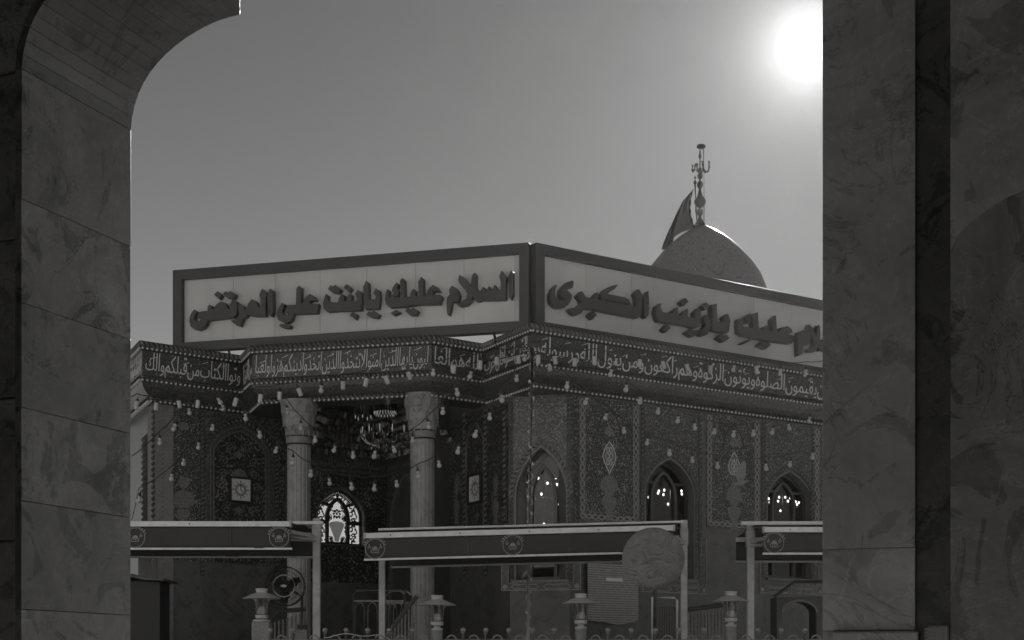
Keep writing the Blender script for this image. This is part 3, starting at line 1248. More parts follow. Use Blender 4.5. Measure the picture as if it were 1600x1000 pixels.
def border_frame(fr, x0, x1, y0, y1, wpx=0.10, sides='lbr'):
    u0, u1 = fu(fr, x0, y1), fu(fr, x1, y1)
    zb, z1 = fz(fr, (x0 + x1) / 2, y1), fz(fr, (x0 + x1) / 2, y0)
    m = MB()
    q = wpx
    if 'b' in sides:
        prism(m, fr, rect(u0 + q, zb, u1 - q, zb + q), off0=0.0005, off1=0.010)
    if 't' in sides:
        prism(m, fr, rect(u0 + q, z1 - q, u1 - q, z1), off0=0.0005, off1=0.010)
    if 'l' in sides:
        prism(m, fr, rect(u0, zb, u0 + q - .001, z1), off0=0.0005, off1=0.010)
    if 'r' in sides:
        prism(m, fr, rect(u1 - q + .001, zb, u1, z1), off0=0.0005, off1=0.010)
    m.build('dado_border', 'tile_cove', shrine)
    m = MB()
    pts = [(u0, z1), (u0, zb), (u1, zb), (u1, z1)]
    ribbon(m, fr, pts, 0.014, 0.001, 0.016, closed='t' in sides)
    ins = [(u0 + q, z1), (u0 + q, zb + q), (u1 - q, zb + q), (u1 - q, z1)]
    ribbon(m, fr, ins, 0.01, 0.001, 0.016)
    # lozenge cartouches along the band
    n = max(1, int((u1 - u0 - 2 * q) / 0.42))
    for k in range(n):
        c = u0 + q + (u1 - u0 - 2 * q) * (k + 0.5) / n
        h = (u1 - u0 - 2 * q) / n * 0.42
        ribbon(m, fr, [(c - h, zb + q / 2), (c - h * .8, zb + q * .8), (c + h * .8, zb + q * .8), (c + h, zb + q / 2), (c + h * .8, zb + q * .2), (c - h * .8, zb + q * .2)], 0.012, 0.009, 0.014, closed=True)
    m.build('border_line', 'guilloche_white', shrine, stuff=True)
    for uu in (u0 + q / 2, u1 - q / 2):
        pts = [(uu + (0.042 if k % 2 else 0.028) * math.cos(k * math.pi / 8), zb + q / 2 + (0.042 if k % 2 else 0.028) * math.sin(k * math.pi / 8)) for k in range(16)]
        panel(fr, pts, mat='guilloche_white', off=0.016, base=0.0105, name='rosette')


border_frame(CH, 784, 907, 820, 922)
border_frame(RF, 1000, 1103, 838, 926)
border_frame(RF, 1187, 1285, 845, 928)

# left bay
zt = Z_SOF - 0.02
zlo = TZ + 2.15
uL = lambda x: fu(LW, x, 730)
panel(LW, rect(uL(258), zlo, uL(312), zt), mat='tile_field')
panel(LW, rect(uL(320), zlo, uL(427), zt), [], mat='tile_spandrel')
a_out = arch(uL(322), uL(425), zlo, fz(LW, 372, 705), fz(LW, 372, 657))
a_in = arch(uL(333), uL(414), zlo + 0.002, fz(LW, 372, 712), fz(LW, 372, 674))
panel(LW, a_out, [], mat='tile_cove', base=0.0122, off=0.02, name='arch_band')
panel(LW, a_in, [], mat='tile_niche', base=0.0202, off=0.024, name='niche_panel')
arch_rope(LW, a_out[1:-1], 0.034, 0.075, off=0.02)
m = MB()
ribbon(m, LW, a_in, 0.014, 0.02, 0.03)
ribbon(m, LW, arch(uL(328), uL(419), zlo, fz(LW, 372, 709), fz(LW, 372, 666)), 0.010, 0.018, 0.026)
m.build('arch_line', 'rope_pale', shrine)
vrope(LW, 253, 630, 900, 0.036)
vrope(LW, 316, 636, 900, 0.034)
vrope(LW, 431.5, 650, 900, 0.034)
panel(LW, rect(uL(436), zlo, uL(445), zt), mat='tile_niche')
star(LW, 372, 710, 13, 8, base=0.0242)
star(LW, 372, 798, 13, 8, base=0.0242)
lunette = [(uL(357), fz(LW, 372, 748)), (uL(362), fz(LW, 372, 739)), (uL(372), fz(LW, 372, 731)), (uL(382), fz(LW, 372, 738)), (uL(387), fz(LW, 372, 747))]
panel(LW, lunette, mat='tile_inlay', base=0.0242, off=0.03, name='lunette_inlay')
c = uL(286)
zz = lambda y: fz(LW, 286, y)
panel(LW, sym(c, [(0, zz(659)), (.05, zz(661)), (.1, zz(666)), (.05, zz(671)), (0, zz(673))]), mat='tile_inlay', base=0.0122, off=0.018, name='medallion_inlay')
panel(LW, sym(c, [(0, zz(744)), (.07, zz(748)), (.1, zz(756)), (.05, zz(762)), (0, zz(765))]), mat='tile_inlay', base=0.0122, off=0.018, name='medallion_inlay')
panel(LW, sym(c, [(0, zz(766)), (.12, zz(769)), (.18, zz(778)), (.16, zz(788)), (.07, zz(793)), (0, zz(794))]), mat='tile_inlay', base=0.0122, off=0.018, name='spray_inlay')
panel(LW, sym(c, [(0, zz(795)), (.10, zz(797)), (.1, zz(805)), (.05, zz(812)), (.05, zz(816)), (0, zz(817))]), mat='tile_inlay', base=0.0122, off=0.018, name='vase_inlay')
m = MB()
for q in range(5):
    zc = zz(690 + q * 9)
    for sd in (-1, 1):
        ribbon(m, LW, [(c + sd * (0.09 + 0.06 * math.cos(a)), zc + 0.05 * math.sin(a)) for a in [k * math.pi / 5 for k in range(8)]], 0.012, 0.0115, 0.016)
m.build('scroll_inlay', 'tile_cove', shrine, stuff=True)
# scrolls round the niche centre
m = MB()
cu = uL(372)
for (dy, sx) in ((700, .16), (722, .24), (742, .27), (760, .3), (780, .28), (797, .22)):
    for sd in (-1, 1):
        zc = fz(LW, 372, dy)
        ribbon(m, LW, [(cu + sd * (sx + 0.075 * (1 - k / 14) * math.cos(k * 0.75)), zc + 0.075 * (1 - k / 14) * math.sin(k * 0.75)) for k in range(12)], 0.013, 0.0235, 0.028)
m.build('scroll_inlay', 'rope_pale', shrine, stuff=True)

# return wall at the far left: a pale tiled strip between dark cable mouldings
rl = RETL
panel(RET, rect(0.02, zlo, rl - 0.05, zt), mat='tile_niche')
m = MB()
z = zlo
while z < fz(RET, 244, 672):
    prism(m, RET, rect(rl - 0.36, z, rl - 0.11, z + 0.055), off0=0.0122, off1=0.03)
    z += 0.085
prism(m, RET, rect(rl - 0.36, fz(RET, 244, 668), rl - 0.11, zt), off0=0.0122, off1=0.03)
m.build('pale_tile_band', 'tile_light', shrine, stuff=True)
m = MB()
rope(m, [RET.pt(rl - 0.50, zlo, 0.03), RET.pt(rl - 0.50, fz(RET, 244, 672), 0.03)], 0.10, 0.085, (RET.n.x, RET.n.y, 0))
rope(m, [RET.pt(0.03, zlo, 0.03), RET.pt(0.03, fz(RET, 244, 672), 0.03)], 0.08, 0.085, (RET.n.x, RET.n.y, 0))
rope(m, [RET.pt(rl - .05, zlo, 0.02), RET.pt(rl - .05, zt, 0.02)], 0.05, 0.085, (RET.n.x, RET.n.y, 0))
m.build('rope_moulding', 'rope_glaze', shrine, stuff=True)

# side of the porch
uS = lambda x: fu(LS, x, 750)
panel(LS, rect(0.3, zlo, 2.64, 5.35), mat='tile_niche')
for x in (727, 760, 790):
    vrope(LS, x, 640, 900, 0.045, 0.085, off=0.016)
a_s = arch(uS(730), uS(757), zlo, fz(LS, 745, 700), fz(LS, 747, 660))
m = MB()
ribbon(m, LS, a_s, 0.03, 0.0122, 0.022)
m.build('arch_line', 'rope_pale', shrine)
star(LS, 747, 717, 12, 7)
star(LS, 747, 806, 12, 7)
for xx in (715, 776):
    c = uS(xx)
    zz2 = lambda y: fz(LS, xx, y)
    panel(LS, sym(c, [(0, zz2(738)), (.09, zz2(752)), (.05, zz2(768)), (0, zz2(776))]), mat='tile_inlay', base=0.0122, off=0.018, name='medallion_inlay')
    panel(LS, sym(c, [(0, zz2(778)), (.12, zz2(790)), (.05, zz2(810)), (.08, zz2(818)), (0, zz2(819))]), mat='tile_inlay', base=0.0122, off=0.018, name='vase_inlay')
# back of the porch: dark tiles, an inner frieze and a blind arch beside the lit window
for fr, L in ((PL, (B0 - P1).length), (BW, (B1 - B0).length), (BR, (LSend - B1).length)):
    hole = []
    if fr is BW:
        hole = [a_of(sw, 0.03)]
    panel(fr, rect(0.02, zlo - 0.2, L - 0.02, 4.75), hole, mat='tile_niche')
    panel(fr, rect(0.02, 4.78, L - 0.02, 5.0), mat='tile_band', name='frieze')
    m = MB()
    lay_script(m, fr, 'بسم الله الرحمن الرحيم', 0.06, L - 0.06, 4.8, 4.98, 0.0125, 0.01)
    m.build('frieze_script', 'rope_pale', shrine, stuff=True)
LBR = (LSend - B1).length
panel(BR, arch(LBR * 0.18, LBR * 0.82, TZ + 0.05, 3.9, 4.6), mat='interior', base=0.0122, off=0.02, name='doorway')
m = MB()
ribbon(m, BR, arch(LBR * 0.14, LBR * 0.86, TZ + 0.05, 3.9, 4.7), 0.05, 0.0122, 0.05)
m.build('arch_line', 'rope_pale', shrine)

# mirror-work vault over the porch: tiers of small tilted facets
m = MB()
for fr, L in ((PL, (B0 - P1).length), (BW, (B1 - B0).length), (BR, (LSend - B1).length), (LS, 0.9)):
    for tier in range(9):
        z0 = 5.02 + tier * 0.105
        o0 = 0.02 + tier * 0.085 + 0.03 * (tier % 3)
        n = max(2, int(L / 0.078))
        for i in range(n):
            ua, ub = L * i / n, L * (i + 1) / n
            um = (ua + ub) / 2
            dp = 0.045 + 0.025 * ((i + tier) % 2)
            j = lambda: rnd.uniform(-0.014, 0.014)
            A = fr.pt(ua, z0, o0 + j()); B = fr.pt(ub, z0, o0 + j()); M = fr.pt(um, z0 - 0.012, o0 + dp + j())
            A2 = fr.pt(ua, z0 + 0.06, o0 + 0.02 + j()); B2 = fr.pt(ub, z0 + 0.06, o0 + 0.02 + j()); M2 = fr.pt(um, z0 + 0.07, o0 + 0.07 + j())
            A3 = fr.pt(ua, z0 + 0.115, o0 + 0.09); B3 = fr.pt(ub, z0 + 0.115, o0 + 0.09)
            m.add([A, B, M, A2, B2, M2, A3, B3], [(0, 2, 5, 3), (2, 1, 4, 5), (3, 5, 6), (5, 4, 7), (5, 7, 6)])
m.build('mirror_vault', 'mirror_mosaic', shrine, stuff=True)
m = MB()
for fr, L in ((BW, (B1 - B0).length), (BR, LBR), (LS, 1.7)):
    for z, o in ((5.0, 0.06), (5.17, 0.12)):
        beads(m, [fr.pt(0.02, z, o), fr.pt(L - 0.02, z, o)], 0.012, 0.05)
m.build('bead_row', 'crystal', shrine, stuff=True)
# porch ceiling
m = MB()
m.add([(*P1, 5.97), (*B0, 5.97), (*B1, 5.97), (*LSend, 5.97), (*W5a, 5.97), (*(V[5] + MIT[5] * -.3), 5.97), (*(V[4] + MIT[4] * -.3), 5.97), (*(V[3] + MIT[3] * -.3), 5.97), (*(V[2] + MIT[2] * -.3), 5.97)],
      [tuple(range(9))])
m.build('porch_ceiling', 'rope_glaze', shrine)

# ------------------------------------------------------------------ windows


def make_window(fr, w, lit=False, lab=None):
    win = MB()
    d0, d1 = -0.20, -0.15
    u0, u1, zb, zs, za = w['u0'], w['u1'], w['zb'], w['zs'], w['za']
    W_ = u1 - u0
    out = arch(u0 - 0.004, u1 + 0.004, zb - 0.004, zs, za + 0.004)
    inn = arch(u0 + 0.05, u1 - 0.05, zb + 0.05, zs, za - 0.07)
    prism(win, fr, out, [inn], off0=d0, off1=d1)
    c = (u0 + u1) / 2
    hw = W_ * 0.235
    cs, ca = zs - (zs - zb) * 0.02, za - (za - zs) * 0.38
    inner = arch(c - hw, c + hw, zb + 0.05, cs, ca)
    ribbon(win, fr, inner, 0.045, d0 + 0.006, d1 + 0.012)
    zh = zb + (zs - zb) * 0.62
    for sd in (-1, 1):
        ribbon(win, fr, [(c + sd * hw, zh), (c + sd * (W_ / 2 - 0.04), zh)], 0.035, d0 + 0.007, d1 + 0.008)
        ribbon(win, fr, [(c + sd * hw, zh - .32), (c + sd * (W_ / 2 - 0.04), zh - .32)], 0.03, d0 + 0.007, d1 + 0.008)
        ribbon(win, fr, [(c + sd * hw * 0.80, cs + (ca - cs) * 0.55), (c + sd * (W_ / 2 - 0.055), zs + (za - zs) * 0.36)], 0.035, d0 + 0.007, d1 + 0.009)
    ribbon(win, fr, [(c - hw, zh - 0.32), (c + hw, zh - 0.32)], 0.03, d0 + 0.008, d1 + 0.007)
    o = win.build('window', 'frame_bronze', shrine, label=lab)
    m = MB()
    prism(m, fr, [(c + (u - c) * 1.0, z) for u, z in arch(u0 + 0.03, u1 - 0.03, zb + 0.03, zs, za - 0.04)], off0=-0.187, off1=-0.181)
    m.build('window_pane', 'window_glass', o)
    # pale line of the reveal
    m = MB()
    ribbon(m, fr, arch(u0 + 0.012, u1 - 0.012, zb, zs, za - 0.012), 0.02, -0.14, 0.004)
    m.build('reveal_trim', 'rope_pale', o)
    m = MB()
    prism(m, fr, rect(u0 - 0.02, zb - 0.04, u1 + 0.02, zb - 0.002), off0=-0.14, off1=0.05)
    m.build('sill', 'rope_pale', o)
    return o


for key, (fr, w, lab) in WIN.items():
    make_window(fr, w, lab=lab)

# lit stained-glass window at the back of the porch
w = sw
u0, u1, zb, zs, za = w['u0'], w['u1'], w['zb'], w['zs'], w['za']
m = MB()
prism(m, BW, arch(u0 + 0.002, u1 - 0.002, zb + 0.002, zs, za - 0.002), off0=-0.16, off1=-0.15)
sg = m.build('stained_glass_window', 'stained_lit', shrine, label='bright stained glass window with vase pattern')
c = (u0 + u1) / 2 - 0.01
WW = u1 - u0
fr = BW
m = MB()
ribbon(m, fr, arch(u0 + 0.01, u1 - 0.01, zb + 0.01, zs, za - 0.01), 0.03, -0.15, -0.10, closed=True)
hw = WW * 0.225
ci = arch(c - hw, c + hw, zb + 0.02, zs - 0.02, za - (za - zs) * 0.36)
ribbon(m, fr, ci, 0.055, -0.15, -0.095, closed=True)
for sd in (-1, 1):
    ribbon(m, fr, [(c + sd * hw, zs - 0.10), (c + sd * WW / 2, zs - 0.10)], 0.06, -0.15, -0.10)
    ribbon(m, fr, [(c + sd * hw * 0.62, zs + (za - zs) * 0.38), (c + sd * WW * 0.47, zs + (za - zs) * 0.46 + .04)], 0.05, -0.15, -0.10)
m.build('lead_frame', 'black', sg)
m = MB()
d0, d1 = -0.15, -0.135
# vase, flower and leaf scrolls of the centre light
zc = lambda f: zb + (zs - zb) * f
fz_ = zs + (za - zs) * 0.10
disc = lambda x, z, r, n=8, sq=1.0: [(x + r * sq * math.cos(t), z + r * math.sin(t)) for t in [2 * math.pi * j / n for j in range(n)]]
for k in range(8):
    a = math.pi * k / 4
    prism(m, fr, disc(c + 0.055 * math.cos(a), fz_ + 0.06 * math.sin(a), 0.02, 6), off0=d0, off1=d1)
prism(m, fr, disc(c, fz_, 0.018), off0=d0, off1=d1)
for k in range(9):
    a = math.pi * (0.08 + 0.84 * k / 8)
    ribbon(m, fr, [(c + 0.15 * math.cos(a), zc(.70) + 0.11 * math.sin(a)), (c + 0.19 * math.cos(a), zc(.70) + 0.15 * math.sin(a))], 0.016, d0, d1)
for sd in (-1, 1):
    ribbon(m, fr, [(c + sd * 0.01, zc(.80) + .16)] + [(c + sd * (0.05 + .05 * k), zc(.8) + .17 + .03 * math.sin(k * 2)) for k in range(4)], 0.018, d0, d1)
    for (dx, zq, rr) in ((.15, zs - .02, .045), (.11, zs + .16, .03), (.18, zc(.62), .028), (.17, zc(.47), .02), (.19, zc(.38), .024), (.11, zc(.2), .03), (.18, zc(.12), .03), (.05, zs + .26, .03), (.15, zs + .09, .022), (.19, zc(.92), .02), (.09, zc(.08), .022)):
        prism(m, fr, disc(c + sd * dx, zq, rr, 7, .8), off0=d0, off1=d1)
        ribbon(m, fr, [(c + sd * (dx + rr * (1.5 - k * .05) * math.cos(k * .7)), zq + rr * (1.5 - k * .05) * math.sin(k * .7)) for k in range(8)], 0.009, d0, d1)
    # side lights: leafy scrolls
    cx = c + sd * (hw + WW / 2 - .01) / 2
    for k in range(15):
        zq = zb + 0.05 + (za - zb) * 0.70 * k / 15
        x = cx + 0.045 * math.sin(k * 2.1)
        ribbon(m, fr, [(x + 0.03 * math.cos(t), zq + 0.035 * math.sin(t)) for t in [j * .8 + k for j in range(6)]], 0.017, d0, d1)
        prism(m, fr, disc(cx - 0.045 * math.sin(k * 2.1), zq + .01, 0.017, 5), off0=d0, off1=d1)
m.build('tracery', 'black', sg, stuff=True)
m = MB()
prism(m, fr, sym(c, [(0, zc(.84)), (.10, zc(.80)), (.14, zc(.72)), (.10, zc(.5)), (.05, zc(.26)), (.04, zc(.12)), (0, zc(.10))]), off0=d0, off1=d1 - 0.004)
m.build('glass_vase', 'stained_dim', sg)
m = MB()
pts = arch(u0 + 0.07, u1 - 0.07, None, zs + .02, za - 0.065, n=22)
pts = [p for p in pts if p[1] > zs + (za - zs) * 0.40]
for i, p in enumerate(pts[1:-1]):
    a, b = Vector(pts[i]), Vector(pts[i + 2])
    d = (b - a).normalized()
    n = Vector((-d.y, d.x))
    q = Vector(p)
    h = 0.06
    e0, e1 = rnd.choice(((-h, h), (-h, h * .5), (-h * .4, h), (-h, h)))
    ribbon(m, fr, [tuple(q + n * e0), tuple(q + n * e1)], 0.016, d0, d1)
    if i % 2:
        ribbon(m, fr, [tuple(q + n * e1 - d * 0.015), tuple(q + n * e1 + d * 0.04)], 0.016, d0, d1)
    if i % 3 == 0:
        ribbon(m, fr, [tuple(q - n * .01 - d * 0.03), tuple(q - n * 0.01 + d * 0.02)], 0.014, d0, d1)
m.build('kufic_band', 'black', sg, stuff=True)

# ------------------------------------------------------------------ porch columns
for (px, Yc, yt) in ((467, 21.5, 627), (660, 21.12, 617)):
    p = at(px, yt, Yc)
    zt_ = 5.42
    m = MB()
    n = 64
    rs = 0.172
    prof2 = []
    vs, fs = [], []
    zz_ = [TZ, p.z - 0.62]
    for z in zz_:
        for k in range(n):
            g = k % 4
            r = rs * (0.955 if g == 0 else 1.0)
            t = 2 * math.pi * k / n
            vs.append((p.x + r * math.cos(t), p.y + r * math.sin(t), z))
    fs = [(k, (k + 1) % n, n + (k + 1) % n, n + k) for k in range(n)]
    m.add(vs, fs)
    col = m.build('column', 'marble_shaft', shrine)
    zs0 = p.z
    m = MB()
    m.lathe([(0.19, zs0 - 0.635), (0.19, zs0 - 0.63), (0.185, zs0 - 0.53), (0.19, zs0 - 0.525)], p.x, p.y, 32)
    m.build('neck_ring', 'marble_shaft', col)
    m = MB()
    m.lathe([(0.196, zs0 - 0.65), (0.2, zs0 - 0.64), (0.196, zs0 - 0.63)], p.x, p.y, 32)
    m.lathe([(0.196, zs0 - 0.535), (0.2, zs0 - 0.525), (0.196, zs0 - 0.515)], p.x, p.y, 32)
    m.build('collar', 'dark_metal', col)
    # three muqarnas tiers: rings of little arched niches with stepped lower edges
    for (ra, rb, za_, zb_, ph) in ((0.200, 0.208, zs0 - 0.525, zs0 - 0.375, 0), (0.232, 0.240, zs0 - 0.374, zs0 - 0.185, .5), (0.260, 0.268, zs0 - 0.184, zs0, 0)):
        m = MB()
        cells, sub = 12, 8
        nn = cells * sub
        rows = 9
        vs, fs = [], []
        for r_ in range(rows + 1):
            f = r_ / rows
            for k in range(nn):
                t = 2 * math.pi * (k + ph * sub) / nn
                q = ((k % sub) + .5) / sub
                archh = 0.78 - 0.9 * abs(q - 0.5) ** 1.5 * 2
                dent = 0.009 if (f < archh and 0.1 < q < 0.9) else 0.0
                rr = ra + (rb - ra) * f - dent
                step = 0.02 * (1 if (k // sub) % 2 else 0) if r_ == 0 else 0
                vs.append((p.x + rr * math.cos(t), p.y + rr * math.sin(t), za_ + (zb_ - za_) * f - step))
        for r_ in range(rows):
            for k in range(nn):
                l = (k + 1) % nn
                fs.append((r_ * nn + k, r_ * nn + l, (r_ + 1) * nn + l, (r_ + 1) * nn + k))
        fs.append(tuple(range(nn - 1, -1, -1)))
        fs.append(tuple(rows * nn + k for k in range(nn)))
        m.add(vs, fs)
        m.build('capital_tier', 'marble_shaft', col)

# ------------------------------------------------------------------ dome
YD = 27.0
XD = at(1097, 0, YD).x
hz = lambda y, Y=YD: CZ + (HY - y) / F * Y
mpx = YD / F
dp = [(116, 560), (114, 520), (112, 500), (107, 478), (99, 452), (91, 432), (79, 414), (65, 397.5), (50, 382.5), (35, 370), (22, 361.5), (12, 356), (5, 352.5), (0.01, 351)]
m = MB()
m.lathe([(1.42, 6.0), (1.42, hz(565)), (1.36, hz(560))] + [(r * mpx, hz(y)) for r, y in dp], XD, YD, 72)
dome = m.build('dome', 'dome_tile', shrine, smooth=True, label='bulbous tiled dome with its right edge in the sun')
m = MB()
fp = [(9, 353), (8, 349), (4, 343), (2.2, 339.5), (2.2, 338), (4.5, 335), (5, 331.5), (4.5, 328), (2.2, 326), (2.0, 325), (6, 322.5), (9.2, 318), (9.5, 314), (8, 310.5), (5, 307.5), (3, 301), (1.8, 295.5),
      (3.5, 293.5), (5.0, 290.5), (5, 287), (3.5, 284), (1.6, 282), (1.6, 280.5), (4, 278), (4.6, 275), (4, 272), (1.5, 270), (1.5, 268.5), (2.8, 266), (2.8, 263.5), (1.2, 261.5), (0.9, 250), (0.9, 248), (2.6, 246), (2.6, 243), (1.2, 240), (1.5, 237.5), (0.3, 234)]
m.lathe([(r * mpx, hz(y)) for r, y in fp], at(1093.7, 0, YD).x, YD, 20)
# the name worked in bent rod, as a flat emblem on the spindle
FE = Frame((0, YD), d=(1, 0))


def epx(x, y):
    return at(x, y, YD)


strokes = [[(1108, 252), (1108.2, 262), (1106, 268.5), (1102.5, 269.5), (1099.5, 266), (1098, 256), (1097.5, 252)],
           [(1099, 262), (1097, 268.5), (1093, 269.8), (1089.5, 266.5), (1089, 256)],
           [(1089, 256), (1086.5, 258), (1085, 266), (1083, 269), (1081.6, 266), (1082, 258)]]
for st in strokes:
    m.tube([epx(x, y) for x, y in st], 0.025, 6)
fin = m.build('finial', 'finial_metal', dome, smooth=True)
m = MB()
c = at(1095.5, 229, YD)
m.lathe([(0.0001, c.z - 0.045), (0.05, c.z - 0.042), (0.085, c.z - 0.01), (0.08, c.z + 0.02), (0.04, c.z + 0.042), (0.0001, c.z + 0.045)], c.x, c.y, 20)
m.tube([at(1099.6, 232, YD + .05), at(1100.3, 353, YD + .05)], 0.012, 6)
m.build('beacon', 'dark_metal', dome, smooth=True)

# ------------------------------------------------------------------ the two roof signs
YC = 20.5
SLF = Frame(at(272.5, 0, 21.95)[:2], at(827.5, 0, YC)[:2])
SL_L = (Vector(at(827.5, 0, YC)[:2]) - SLF.o).length
SRF = Frame(at(834, 0, YC)[:2], at(1282, 0, 23.74)[:2])
SZ0, SZI0, SZI1, SZ1 = 6.262, 6.398, 7.338, 7.483


def px_letter(sign, fr, zoom_origin, pts, hole=None, shift=(0, 0)):
    mbl = MB()
    o = [(u + shift[0], z + shift[1]) for u, z in px_poly(fr, 25 / 3, *zoom_origin, pts, off=0.09)]
    hs = []
    if hole:
        hs = [[(u + shift[0], z + shift[1]) for u, z in px_poly(fr, 25 / 3, *zoom_origin, hole, off=0.09)]]
    prism(mbl, fr, o, hs, off0=-0.012, off1=0.09)
    return mbl.build('letter', 'letter_brown', sign, bevel=0.006)


def make_sign(name, label, fr, L, seams, u_in0, u_in1):
    s = thing(name, label, 'sign', tuple(fr.pt(L / 2, SZ0, -0.1)))
    m = MB()
    prism(m, fr, rect(0, SZ0, L, SZ1), [rect(u_in0, SZI0, u_in1, SZI1)], off0=-0.10, off1=0.055)
    m.build('sign_frame', 'frame_bronze', s, bevel=0.006)
    us = [u_in0] + seams + [u_in1]
    for a, b in zip(us, us[1:]):
        m = MB()
        prism(m, fr, rect(a + 0.003, SZI0 - 0.04, b - 0.003, SZI1 + 0.04), off0=-0.05, off1=-0.03 + rnd.uniform(-.002, .002))
        m.build('sign_panel', 'sign_acrylic', s)
    # stays down to the roof behind
    for k in range(5):
        u = L * (k + .5) / 5
        m = MB()
        m.tube([fr.pt(u, SZ1 - 0.1, -0.11), fr.pt(u, 6.06, -0.9)], 0.02, 6)
        m.build('stay', 'dark_metal', s)
        m = MB()
        m.tube([fr.pt(u, SZ0 + 0.03, -0.09), fr.pt(u, 6.06, -0.09 - 0.25)], 0.02, 6)
        m.build('foot', 'dark_metal', s)
    return s


